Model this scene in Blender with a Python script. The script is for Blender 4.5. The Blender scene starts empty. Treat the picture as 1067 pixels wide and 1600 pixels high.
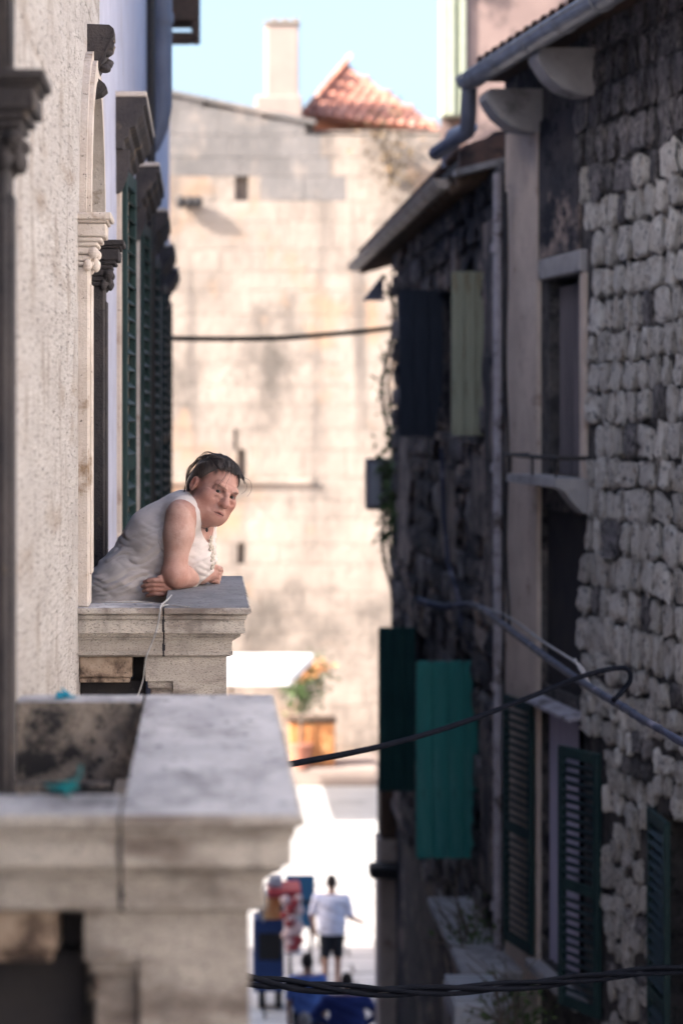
import bpy, bmesh, math, random
import numpy as np
from mathutils import Vector, Matrix, noise

random.seed(7)
SC = bpy.context.scene
COL = SC.collection
CAM_Z = 9.05                     # camera height above the street; everything below is written relative to it
F, VX, VY = 3778.0, 320.0, 645.0

# ------------------------------------------------------------------ camera, sky, sun, exposure
cam = bpy.data.cameras.new("camera")
cam_o = bpy.data.objects.new("camera", cam)
COL.objects.link(cam_o)
cam_o.location = (0, 0, CAM_Z)
cam_o.rotation_euler = (math.radians(90), 0, 0)
cam.sensor_fit = 'VERTICAL'
cam.sensor_width = 24.0
cam.sensor_height = 36.0
cam.lens = 85.0
cam.shift_x = (533.5 - VX) / 1600
cam.shift_y = -(800 - VY) / 1600
cam.clip_start = 0.05
cam.clip_end = 500
cam.dof.use_dof = True
cam.dof.focus_distance = 7.9
cam.dof.aperture_fstop = 2.9
SC.camera = cam_o

SUN_EL, SUN_AZ = math.radians(34), math.radians(70)    # behind the camera, to the left of the alley
world = bpy.data.worlds.new("World")
SC.world = world
world.use_nodes = True
wn = world.node_tree
bg = wn.nodes["Background"]
sky = wn.nodes.new("ShaderNodeTexSky")
sky.sky_type = 'NISHITA'
sky.sun_disc = False
sky.sun_elevation = SUN_EL
sky.sun_rotation = math.radians(180) + SUN_AZ
sky.altitude = 0
sky.air_density = 1.0
sky.dust_density = 5.0
sky.ozone_density = 3.0
wn.links.new(sky.outputs[0], bg.inputs[0])
bg.inputs[1].default_value = 0.13

sun = bpy.data.lights.new("sun", 'SUN')
sun.energy = 3.5
sun.angle = math.radians(0.5)
sun.color = (1.0, 0.965, 0.92)
sun_o = bpy.data.objects.new("sun", sun)
COL.objects.link(sun_o)
sd = Vector((math.sin(SUN_AZ) * math.cos(SUN_EL), math.cos(SUN_AZ) * math.cos(SUN_EL), -math.sin(SUN_EL)))
sun_o.rotation_euler = sd.to_track_quat('-Z', 'Y').to_euler()
sun_o.location = (-10, -10, 40)

SC.view_settings.view_transform = 'Standard'
SC.view_settings.look = 'None'
SC.view_settings.exposure = 1.98
SC.view_settings.gamma = 1.0
SC.render.engine = 'CYCLES'
SC.cycles.use_denoising = True
SC.cycles.max_bounces = 8
SC.cycles.diffuse_bounces = 5

# ------------------------------------------------------------------ helpers
def V(*a): return Vector(a)
def P(px, py, Y): return Vector(((px - VX) / F * Y, Y, (VY - py) / F * Y))

BASE = {}
def root(name, loc, label, cat, group=None, kind=None):
    o = bpy.data.objects.new(name, None)
    COL.objects.link(o)
    o.location = Vector(loc) + V(0, 0, CAM_Z)
    o.empty_display_size = 0.1
    BASE[o] = Vector(loc)
    tag(o, label, cat, group, kind)
    return o
def tag(o, label=None, cat=None, group=None, kind=None):
    if label: o['label'] = label
    if cat: o['category'] = cat
    if group: o['group'] = group
    if kind: o['kind'] = kind
    return o

class MB:
    def __init__(s): s.v = []; s.f = []; s.m = []
    def add(s, vs, fs, m=0):
        b = len(s.v); s.v += [tuple(p) for p in vs]
        for f in fs: s.f.append([b + i for i in f]); s.m.append(m)
    def hexa(s, fn, u0, u1, v0, v1, w0, w1, m=0):
        c = [fn(u, v, w) for w in (w0, w1) for v in (v0, v1) for u in (u0, u1)]
        s.add(c, [(0, 2, 3, 1), (4, 5, 7, 6), (0, 1, 5, 4), (2, 6, 7, 3), (0, 4, 6, 2), (1, 3, 7, 5)], m)
    def box(s, x0, x1, y0, y1, z0, z1, m=0):
        s.hexa(lambda x, y, z: (x, y, z), x0, x1, y0, y1, z0, z1, m)
    def cbox(s, fn, u0, u1, v0, v1, w0, w1, c=0.01, m=0):
        bm = bmesh.new()
        for su in (0, 1):
            for sv in (0, 1):
                for sw in (0, 1):
                    a = [(u0, u1)[su], (v0, v1)[sv], (w0, w1)[sw]]
                    d = [c * (1, -1)[su], c * (1, -1)[sv], c * (1, -1)[sw]]
                    for k in range(3):
                        q = [a[i] + (0 if i == k else d[i]) for i in range(3)]
                        bm.verts.new(q)
        r = bmesh.ops.convex_hull(bm, input=bm.verts)
        bm.normal_update()
        bm.verts.index_update()
        vs = [fn(*v.co) for v in bm.verts]
        s.add(vs, [[v.index for v in f.verts] for f in bm.faces], m)
        bm.free()
    def prism(s, fn, poly, u0, u1, m=0):
        """poly: list of (a,b); fn(u,a,b)"""
        n = len(poly)
        vs = [fn(u0, a, b) for a, b in poly] + [fn(u1, a, b) for a, b in poly]
        fs = [(i, (i + 1) % n, n + (i + 1) % n, n + i) for i in range(n)]
        fs += [list(range(n))[::-1], [n + i for i in range(n)]]
        s.add(vs, fs, m)
    def tube(s, pts, r, n=8, m=0, cap=True):
        pts = [Vector(p) for p in pts]
        rr = r if isinstance(r, (list, tuple)) else [r] * len(pts)
        vs = []; N = len(pts)
        up = None
        for i, p in enumerate(pts):
            t = (pts[min(i + 1, N - 1)] - pts[max(i - 1, 0)]).normalized()
            if up is None:
                up = V(0, 0, 1) if abs(t.z) < .9 else V(1, 0, 0)
            a = t.cross(up).normalized(); b = a.cross(t).normalized(); up = b
            for k in range(n):
                q = 2 * math.pi * k / n
                vs.append(p + (a * math.cos(q) + b * math.sin(q)) * rr[i])
        fs = [(i * n + k, i * n + (k + 1) % n, (i + 1) * n + (k + 1) % n, (i + 1) * n + k) for i in range(N - 1) for k in range(n)]
        if cap: fs += [list(range(n))[::-1], [(N - 1) * n + k for k in range(n)]]
        s.add(vs, fs, m)
    def lathe(s, c, prof, n=16, m=0):
        vs = []
        for r, z in prof:
            for k in range(n):
                q = 2 * math.pi * k / n
                vs.append((c[0] + r * math.cos(q), c[1] + r * math.sin(q), c[2] + z))
        N = len(prof)
        fs = [(i * n + k, i * n + (k + 1) % n, (i + 1) * n + (k + 1) % n, (i + 1) * n + k) for i in range(N - 1) for k in range(n)]
        fs += [list(range(n))[::-1], [(N - 1) * n + k for k in range(n)]]
        s.add(vs, fs, m)
    def ball(s, c, r, n=8, m=0):
        rx, ry, rz = r if isinstance(r, (tuple, list)) else (r, r, r)
        vs = [(c[0], c[1], c[2] + rz)]
        for i in range(1, n):
            a = math.pi * i / n
            for k in range(2 * n):
                q = math.pi * k / n
                vs.append((c[0] + rx * math.sin(a) * math.cos(q), c[1] + ry * math.sin(a) * math.sin(q), c[2] + rz * math.cos(a)))
        vs.append((c[0], c[1], c[2] - rz))
        k2 = 2 * n
        fs = [(0, 1 + k, 1 + (k + 1) % k2) for k in range(k2)]
        for i in range(n - 2):
            for k in range(k2):
                a = 1 + i * k2
                fs.append((a + k, a + k2 + k, a + k2 + (k + 1) % k2, a + (k + 1) % k2))
        e = len(vs) - 1; a = 1 + (n - 2) * k2
        fs += [(e, a + (k + 1) % k2, a + k) for k in range(k2)]
        s.add(vs, fs, m)
    def mesh(s, name, off=V(0, 0, 0), fix=True):
        me = bpy.data.meshes.new(name)
        me.from_pydata([tuple(Vector(p) - off) for p in s.v], [], s.f)
        me.polygons.foreach_set("material_index", s.m)
        if fix:
            bm = bmesh.new(); bm.from_mesh(me)
            bmesh.ops.recalc_face_normals(bm, faces=bm.faces)
            bm.to_mesh(me); bm.free()
        me.update()
        return me

def smooth(me, on=True, angle=None):
    me.polygons.foreach_set("use_smooth", [on] * len(me.polygons))
    if angle:
        try: me.set_sharp_from_angle(angle=math.radians(angle))
        except Exception: pass

def put(name, me, mats, parent=None, base=None):
    o = bpy.data.objects.new(name, me)
    COL.objects.link(o)
    for m in (mats if isinstance(mats, (list, tuple)) else [mats]):
        if m and len(me.materials) < len(mats if isinstance(mats, (list, tuple)) else [mats]): me.materials.append(m)
    if parent:
        o.parent = parent; BASE[o] = BASE[parent]
    else:
        o.location = Vector(base) + V(0, 0, CAM_Z); BASE[o] = Vector(base)
    return o
def part(name, mb, mats, parent, sm=None, label=None):
    me = mb.mesh(name, BASE[parent])
    if sm: smooth(me, True, sm if sm is not True else None)
    o = put(name, me, mats, parent)
    if label: o['label'] = label
    return o
def solo(name, mb, mats, base, label=None, cat=None, group=None, kind=None, sm=None):
    me = mb.mesh(name, Vector(base))
    if sm: smooth(me, True, sm if sm is not True else None)
    o = put(name, me, mats, None, base)
    return tag(o, label, cat, group, kind)
def piece(name, me, parent, loc, rotz=0, scale=(1, 1, 1), rot=None):
    o = bpy.data.objects.new(name, me)
    COL.objects.link(o)
    o.parent = parent; BASE[o] = BASE[parent]
    o.location = Vector(loc) - BASE[parent]
    o.rotation_euler = rot if rot else (0, 0, rotz)
    o.scale = scale
    return o

# ------------------------------------------------------------------ materials
def mat(name, c1, c2=None, scale=6, c3=None, s3=(2.0, .55, .7), c4=None, s4=(30, .62, .72), bump=.3, bscale=40, bdist=.01,
        rough=.85, rnd=0., stretch=(1, 1, 1), metal=0., spec=.3, bump2=None, attr=None, sss=0, pos=False, c5=None, s5=(14, .56, .70)):
    """c1/c2 mixed by noise; c3 = large stains (scale, lo, hi); c4 = specks (scale, lo, hi)"""
    m = bpy.data.materials.new(name); m.use_nodes = True
    nt = m.node_tree; N = nt.nodes; L = nt.links
    b = N["Principled BSDF"]
    b.inputs["Roughness"].default_value = rough
    b.inputs["Metallic"].default_value = metal
    b.inputs["Specular IOR Level"].default_value = spec
    tc = N.new("ShaderNodeTexCoord")
    mp = N.new("ShaderNodeMapping"); mp.inputs["Scale"].default_value = stretch
    ge = N.new("ShaderNodeNewGeometry")
    L.new(ge.outputs["Position"] if pos else tc.outputs["Object"], mp.inputs[0])
    vec = mp.outputs[0]
    if rnd: oi = N.new("ShaderNodeObjectInfo")
    if rnd and not pos:
        ad = N.new("ShaderNodeVectorMath"); ad.operation = 'ADD'
        ml = N.new("ShaderNodeMath"); ml.operation = 'MULTIPLY'; ml.inputs[1].default_value = 37.0
        L.new(oi.outputs["Random"], ml.inputs[0])
        L.new(vec, ad.inputs[0]); L.new(ml.outputs[0], ad.inputs[1]); vec = ad.outputs[0]
    def nz(sc, det=6, ro=.6):
        n = N.new("ShaderNodeTexNoise"); n.inputs["Scale"].default_value = sc
        n.inputs["Detail"].default_value = det; n.inputs["Roughness"].default_value = ro
        L.new(vec, n.inputs["Vector"]); return n.outputs["Fac"]
    def ramp(fac, lo, hi):
        r = N.new("ShaderNodeMapRange"); r.inputs[1].default_value = lo; r.inputs[2].default_value = hi
        r.clamp = True; L.new(fac, r.inputs[0]); return r.outputs[0]
    def mix(f, a, bb):
        x = N.new("ShaderNodeMix"); x.data_type = 'RGBA'
        L.new(f, x.inputs[0])
        for s_, c in ((6, a), (7, bb)):
            if isinstance(c, tuple): x.inputs[s_].default_value = (*c, 1)
            else: L.new(c, x.inputs[s_])
        return x.outputs[2]
    if attr:
        at = N.new("ShaderNodeAttribute"); at.attribute_name = attr
        col = at.outputs["Color"]
        if c2:
            x = N.new("ShaderNodeMix"); x.data_type = 'RGBA'; x.blend_type = 'MULTIPLY'
            x.inputs[0].default_value = 1
            L.new(col, x.inputs[6]); L.new(mix(ramp(nz(scale), .35, .65), (1, 1, 1), c2), x.inputs[7]); col = x.outputs[2]
    else:
        col = mix(ramp(nz(scale), .35, .65), c1, c2 or c1)
    if c3: col = mix(ramp(nz(s3[0], 8, .65), s3[1], s3[2]), col, c3)
    if c4: col = mix(ramp(nz(s4[0], 4, .7), s4[1], s4[2]), col, c4)
    if c5:
        m5 = N.new("ShaderNodeMapping"); m5.inputs["Scale"].default_value = (1, 1, .10)
        L.new(vec, m5.inputs[0])
        n5 = N.new("ShaderNodeTexNoise"); n5.inputs["Scale"].default_value = s5[0]; n5.inputs["Detail"].default_value = 5
        L.new(m5.outputs[0], n5.inputs["Vector"])
        col = mix(ramp(n5.outputs["Fac"], s5[1], s5[2]), col, c5)
    if rnd:
        hv = N.new("ShaderNodeHueSaturation")
        mr = N.new("ShaderNodeMapRange"); mr.inputs[3].default_value = 1 - rnd; mr.inputs[4].default_value = 1 + rnd * .6
        L.new(oi.outputs["Random"], mr.inputs[0]); L.new(mr.outputs[0], hv.inputs["Value"])
        L.new(col, hv.inputs["Color"]); col = hv.outputs[0]
    L.new(col, b.inputs["Base Color"])
    if sss:
        b.inputs["Subsurface Weight"].default_value = sss
        b.inputs["Subsurface Radius"].default_value = (.012, .005, .003)
        b.inputs["Subsurface Scale"].default_value = 1.0
    if bump:
        bp = N.new("ShaderNodeBump"); bp.inputs["Strength"].default_value = bump; bp.inputs["Distance"].default_value = bdist
        h = nz(bscale, 8, .7)
        if bump2:
            r2 = ramp(nz(bump2[0], 3, .6), bump2[1], bump2[2])
            mm = N.new("ShaderNodeMath"); mm.operation = 'SUBTRACT'
            L.new(h, mm.inputs[0]); L.new(r2, mm.inputs[1]); h = mm.outputs[0]
        L.new(h, bp.inputs["Height"]); L.new(bp.outputs[0], b.inputs["Normal"])
    return m

M = {}
M['plaster'] = mat('plaster_pitted', (.66, .60, .555), (.55, .49, .45), 9, c3=(.38, .29, .225), s3=(6, .56, .73), c4=(.16, .12, .10), s4=(85, .61, .68),
                   bump=1.0, bscale=70, bdist=.02, bump2=(85, .58, .67), stretch=(1, .14, 1), c5=(.44, .37, .32), s5=(40, .54, .70))
M['skylit'] = mat('plaster_skylit', (.50, .49, .57), (.42, .41, .49), 3, c3=(.34, .30, .31), s3=(2, .55, .75), c4=(.25, .22, .22), s4=(25, .68, .74), bump=.5, bscale=30)  # same plaster as the near house; bluish skylight is put into this colour
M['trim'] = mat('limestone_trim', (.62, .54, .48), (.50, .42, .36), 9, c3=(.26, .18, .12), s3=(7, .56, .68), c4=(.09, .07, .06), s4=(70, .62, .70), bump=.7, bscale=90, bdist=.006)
M['dark_trim'] = mat('sooty_shade_limestone', (.070, .058, .056), (.035, .031, .034), 7, c3=(.30, .22, .15), s3=(5, .60, .72), c4=(.014, .014, .016), s4=(40, .58, .7), bump=.8, bscale=70, bdist=.008)  # sooty stone; also carries the shade inside the arches
M['balc'] = mat('balcony_limestone', (.55, .485, .42), (.35, .30, .26), 8, c3=(.14, .10, .08), s3=(4.0, .50, .65), c4=(.11, .095, .088), s4=(230, .53, .66), bump=1.0, bscale=170, bdist=.004, stretch=(.6, 1, 1.5), c5=(.16, .135, .12), s5=(16, .55, .70))
M['balc_top'] = mat('coping_lichen_sky', (.50, .485, .50), (.33, .32, .34), 6, c3=(.12, .115, .125), s3=(5, .48, .68), c4=(.07, .07, .08), s4=(38, .58, .70), bump=.8, bscale=60, bdist=.006, stretch=(1, .5, 1))  # lichen grey, with the blue cast of the sky put into the tone
M['balc_top2'] = mat('coping_dark', (.21, .205, .22), (.15, .15, .165), 12, c3=(.36, .34, .33), s3=(5, .58, .72), c4=(.06, .06, .065), s4=(60, .56, .68), bump=.9, bscale=70, bdist=.006, stretch=(1, .6, 1))  # dark lichened top, the cool sky cast is in its colour too
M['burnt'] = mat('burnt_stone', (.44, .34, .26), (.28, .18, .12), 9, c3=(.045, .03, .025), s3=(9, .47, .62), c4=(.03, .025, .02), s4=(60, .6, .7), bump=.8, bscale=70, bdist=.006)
M['mossy'] = mat('mossy_stone', (.40, .33, .27), (.30, .25, .21), 14, c3=(.035, .033, .035), s3=(8, .44, .60), c4=(.03, .03, .03), s4=(40, .55, .7), bump=.9, bscale=50, bdist=.008)
M['room'] = mat('room_plaster', (.22, .19, .18), (.18, .16, .15), 2, bump=0)
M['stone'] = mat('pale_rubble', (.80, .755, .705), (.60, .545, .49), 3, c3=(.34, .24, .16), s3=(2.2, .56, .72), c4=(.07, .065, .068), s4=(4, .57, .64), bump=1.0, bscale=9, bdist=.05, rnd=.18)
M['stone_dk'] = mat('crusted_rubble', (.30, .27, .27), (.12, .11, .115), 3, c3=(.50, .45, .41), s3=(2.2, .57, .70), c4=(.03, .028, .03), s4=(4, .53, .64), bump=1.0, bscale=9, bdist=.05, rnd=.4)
M['mortar'] = mat('dark_mortar', (.05, .045, .046), (.13, .115, .11), 5, c3=(.24, .20, .18), s3=(4, .58, .68), c4=(.02, .019, .021), s4=(9, .54, .64), bump=1, bscale=30, bdist=.03)
M['strip'] = mat('tan_render', (.62, .51, .43), (.50, .405, .34), 4, c3=(.30, .20, .15), s3=(5, .58, .72), c4=(.05, .03, .025), s4=(11, .67, .71), bump=.8, bscale=25, bdist=.02)
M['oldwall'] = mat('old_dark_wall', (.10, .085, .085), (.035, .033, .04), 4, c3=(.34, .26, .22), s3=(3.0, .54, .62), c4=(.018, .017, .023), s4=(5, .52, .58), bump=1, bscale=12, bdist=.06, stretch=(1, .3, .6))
M['patch'] = mat('stained_render', (.27, .215, .19), (.14, .115, .11), 4, c3=(.05, .045, .05), s3=(4, .48, .62), c4=(.03, .028, .03), s4=(9, .56, .66), bump=.9, bscale=18, bdist=.03, stretch=(1, .4, .7), c5=(.06, .055, .06), s5=(6, .5, .64))
M['soot_shade'] = mat('soot_shade', (.022, .02, .024), (.035, .03, .03), 5, bump=.8, bscale=20)  # soot black; also stands in for shade in recesses and under eaves
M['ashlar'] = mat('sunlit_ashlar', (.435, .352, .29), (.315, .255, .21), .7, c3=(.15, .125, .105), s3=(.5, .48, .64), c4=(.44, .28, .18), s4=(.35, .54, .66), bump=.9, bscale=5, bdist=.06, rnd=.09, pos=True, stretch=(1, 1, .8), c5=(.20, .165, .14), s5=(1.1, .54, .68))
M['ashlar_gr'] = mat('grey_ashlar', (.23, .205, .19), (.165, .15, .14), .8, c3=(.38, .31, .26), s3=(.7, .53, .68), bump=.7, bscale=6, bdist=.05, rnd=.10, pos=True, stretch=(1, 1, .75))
M['ash_joint'] = mat('ashlar_joint', (.31, .26, .215), (.24, .2, .17), 2, bump=.4, bscale=10)
M['chim'] = mat('chimney_render', (.40, .31, .26), (.35, .275, .235), 2, bump=.3, bscale=10)
M['tile'] = mat('terracotta', (.50, .22, .15), (.40, .155, .10), 5, c3=(.58, .42, .34), s3=(3, .55, .7), bump=.4, bscale=30, rnd=.25)
M['pink'] = mat('pink_render', (.34, .235, .20), (.27, .185, .16), 1.2, c3=(.12, .085, .08), s3=(1.3, .52, .64), bump=.5, bscale=8, bdist=.03)
M['green_frame'] = mat('pale_green_wood', (.42, .43, .33), (.36, .38, .28), 8, bump=.2)
M['louver'] = mat('dark_green_paint', (.010, .027, .028), (.014, .036, .035), 10, c3=(.05, .055, .05), s3=(8, .6, .72), bump=.2, rough=.55)
M['louver_bl'] = mat('blue_black_paint', (.012, .028, .036), (.018, .04, .05), 10, c3=(.03, .05, .055), s3=(8, .6, .7), bump=.2, rough=.5)
M['green'] = mat('green_paint', (.025, .20, .18), (.014, .13, .12), 4, c3=(.06, .23, .215), s3=(4, .5, .7), c4=(.012, .07, .065), s4=(9, .60, .72), bump=.3, bscale=25, rough=.6, stretch=(2, 2, .4))
M['green_shade'] = mat('green_paint_shade', (.008, .055, .05), (.006, .04, .038), 3, bump=.25, rough=.6)  # shaded copy of the green paint, the shade is in the colour
M['sage'] = mat('sage_paint', (.34, .34, .25), (.27, .275, .2), 5, c3=(.20, .13, .07), s3=(5, .55, .7), c4=(.08, .07, .05), s4=(9, .62, .72), bump=.35, bscale=30, stretch=(3, 3, .5))
M['navy_wood'] = mat('navy_paint', (.03, .036, .05), (.02, .025, .036), 4, c3=(.06, .065, .085), s3=(3, .55, .7), bump=.3, stretch=(3, 3, .5))
M['old_tile'] = mat('old_tile', (.15, .085, .065), (.085, .055, .048), 6, c3=(.03, .028, .028), s3=(5, .5, .66), bump=.5, bscale=30, rnd=.3)
M['wood'] = mat('old_wood', (.12, .075, .05), (.08, .05, .035), 8, bump=.5, stretch=(3, 1, 3))
M['zinc'] = mat('zinc', (.36, .37, .40), (.26, .27, .30), 6, c3=(.16, .15, .15), s3=(5, .57, .7), bump=.15, rough=.42, metal=.65, spec=.5)
M['gut_tan'] = mat('dirty_gutter', (.40, .33, .27), (.32, .27, .23), 6, c3=(.14, .11, .09), s3=(5, .55, .7), bump=.3, rough=.6)
M['pipe_bl'] = mat('blue_grey_pipe', (.15, .16, .21), (.11, .12, .16), 3, c3=(.10, .11, .14), s3=(3, .57, .72), bump=.2, rough=.55)
M['pipe_wh'] = mat('white_pipe', (.42, .39, .42), (.30, .27, .29), 8, c3=(.09, .07, .065), s3=(6, .53, .64), bump=.3, rough=.6)
M['corbel'] = mat('corbel_stone', (.37, .345, .34), (.28, .265, .265), 5, c3=(.12, .11, .11), s3=(4, .54, .7), bump=.6, bscale=30)
M['glass'] = mat('dark_glass', (.02, .022, .028), rough=.12, bump=0, spec=.5)
M['curtain'] = mat('grey_curtain', (.15, .13, .14), (.09, .08, .09), 3, bump=.2, stretch=(8, 8, .3))
M['curtain_l'] = mat('lavender_curtain', (.33, .31, .40), (.28, .26, .35), 3, bump=.2, stretch=(6, 6, .3))
M['iron'] = mat('iron', (.02, .02, .023), (.035, .028, .026), 20, bump=.2, rough=.6)
M['cable'] = mat('black_cable', (.004, .005, .009), (.007, .008, .013), 20, bump=.1, rough=.7, spec=.05)
M['cable_bl'] = mat('blue_grey_cable', (.035, .04, .07), (.02, .024, .045), 12, c3=(.22, .21, .26), s3=(5, .55, .66), bump=.3, rough=.6)
M['cord'] = mat('grey_cord', (.42, .40, .39), (.3, .285, .28), 60, bump=.4, bscale=200, bdist=.002)
M['twine'] = mat('blue_twine', (.02, .30, .42), (.02, .22, .34), 40, bump=.3, bscale=150)
M['twine_g'] = mat('teal_twine', (.015, .26, .27), (.01, .18, .2), 40, bump=.3, bscale=150)
M['cream'] = mat('cream_render', (.72, .70, .68), (.66, .645, .63), 2, bump=.3, bscale=20)
M['ground'] = mat('plaza_stone', (.52, .49, .455), (.45, .42, .39), 1.2, c3=(.36, .335, .31), s3=(.6, .55, .7), bump=.3, bscale=10)
M['paver'] = mat('limestone_paver', (.50, .47, .44), (.43, .405, .38), 1.6, c3=(.33, .31, .29), s3=(1.2, .55, .7), bump=.3, bscale=12, rnd=.1, rough=.6)
M['leaf'] = mat('ivy_leaf', (.045, .085, .02), (.07, .10, .03), 3, bump=0, rough=.6)
M['leaf_br'] = mat('brown_leaf', (.20, .12, .06), (.14, .10, .05), 3, bump=0, rough=.7)
M['twig'] = mat('dry_twig', (.15, .12, .095), (.1, .08, .065), 10, bump=.3)
M['white'] = mat('white_canvas', (.80, .79, .77), (.74, .73, .72), 2, bump=.1)
M['orange'] = mat('orange_paint', (.55, .24, .09), (.44, .17, .06), 3, c3=(.62, .42, .2), s3=(4, .5, .7), bump=.2, rough=.6)
M['blue'] = mat('cart_blue', (.015, .04, .13), (.012, .03, .10), 3, bump=.1, rough=.5)
M['teal_board'] = mat('board_blue', (.02, .10, .20), (.015, .08, .16), 2, bump=.1, rough=.5)
M['red'] = mat('cart_red', (.40, .055, .055), (.30, .04, .045), 4, bump=.1, rough=.6)
M['trinket_pale'] = mat('trinket_pale', (.66, .50, .46), (.6, .4, .36), 6, bump=.1)
M['chim_dk'] = mat('joint_dirt', (.10, .09, .08), bump=.2)
M['rubber'] = mat('rubber', (.015, .015, .016), bump=.1, rough=.8)
M['acgrey'] = mat('ac_casing', (.40, .40, .42), (.34, .34, .36), 4, c3=(.2, .19, .18), s3=(4, .6, .75), bump=.1, rough=.5)
M['boxgrey'] = mat('box_grey', (.15, .13, .135), (.11, .1, .105), 5, bump=.2, rough=.6)
M['fabric'] = mat('blouse_linen', (.70, .61, .565), (.62, .535, .495), 9, c3=(.56, .48, .445), s3=(12, .5, .7), bump=.6, bscale=260, bdist=.0015, rough=.95)
M['lace'] = mat('lace', (.62, .55, .47), (.50, .42, .34), 60, bump=.5, bscale=200, bdist=.003)
M['navy_cloth'] = mat('navy_cloth', (.02, .025, .05), (.028, .033, .065), 10, bump=.3)
M['skin'] = mat('skin', (.5, .3, .22), (.82, .72, .70), 30, attr='tint', bump=.6, bscale=140, bdist=.0025, rough=.5, spec=.35, sss=.10)
M['skin_far'] = mat('skin_far', (.40, .22, .15), (.34, .18, .12), 10, bump=0, rough=.6)
M['hair'] = mat('dark_hair', (.017, .012, .010), (.085, .064, .055), 26, bump=1.0, bscale=40, bdist=.006, rough=.42, spec=.4, stretch=(2.2, .35, .5))
M['hair_far'] = mat('hair_far', (.03, .02, .016), bump=0)
M['eye'] = mat('eye_white', (.30, .26, .25), bump=0, rough=.15, spec=.6)
M['iris'] = mat('iris', (.010, .008, .007), bump=0, rough=.35, spec=.3)
M['tee'] = mat('white_tee', (.70, .68, .76), (.62, .60, .70), 5, bump=.3, bscale=20)
M['shirt_bl'] = mat('blue_shirt', (.10, .17, .42), (.07, .12, .33), 6, bump=.2)
M['shirt_nv'] = mat('navy_shirt', (.022, .035, .15), (.016, .026, .11), 6, bump=.2)
M['shorts'] = mat('black_shorts', (.012, .013, .018), bump=.2)
M['grey_hair'] = mat('grey_hair', (.32, .28, .26), bump=.2)

# ------------------------------------------------------------------ wall frames
XW = -.39
def LW(s, o, z): return (XW + o, s, z)                       # left wall: s along the alley, o out into it
def R1(s, o, z): return (4.21 - .114 * s - .9936 * o, s - .1133 * o, z)     # stone house, turned a little
R1_ANG = math.atan2(.9936, -.1133)
X2 = 2.2
def R2(s, o, z): return (X2 - o, s, z)                       # dark house further on

def wall_grid(mb, fn, s0, s1, z0, z1, th, holes, m=0, step=None):
    ss = sorted({s0, s1, *[v for h in holes for v in h[:2]]}); zs = sorted({z0, z1, *[v for h in holes for v in h[2:]]})
    ss = [s for s in ss if s0 <= s <= s1]; zs = [z for z in zs if z0 <= z <= z1]
    def solid(i, j):
        if i < 0 or j < 0 or i >= len(ss) - 1 or j >= len(zs) - 1: return False
        a = (ss[i] + ss[i + 1]) / 2; b = (zs[j] + zs[j + 1]) / 2
        return not any(h[0] < a < h[1] and h[2] < b < h[3] for h in holes)
    for i in range(len(ss) - 1):
        for j in range(len(zs) - 1):
            if not solid(i, j): continue
            a, b, c, d = ss[i], ss[i + 1], zs[j], zs[j + 1]
            mb.add([fn(a, 0, c), fn(b, 0, c), fn(b, 0, d), fn(a, 0, d)], [(0, 1, 2, 3)], m)
            mb.add([fn(a, -th, c), fn(b, -th, c), fn(b, -th, d), fn(a, -th, d)], [(3, 2, 1, 0)], m)
            if not solid(i - 1, j): mb.add([fn(a, 0, c), fn(a, 0, d), fn(a, -th, d), fn(a, -th, c)], [(0, 1, 2, 3)], m)
            if not solid(i + 1, j): mb.add([fn(b, 0, c), fn(b, -th, c), fn(b, -th, d), fn(b, 0, d)], [(0, 1, 2, 3)], m)
            if not solid(i, j - 1): mb.add([fn(a, 0, c), fn(a, -th, c), fn(b, -th, c), fn(b, 0, c)], [(0, 1, 2, 3)], m)
            if not solid(i, j + 1): mb.add([fn(a, 0, d), fn(b, 0, d), fn(b, -th, d), fn(a, -th, d)], [(0, 1, 2, 3)], m)

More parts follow.
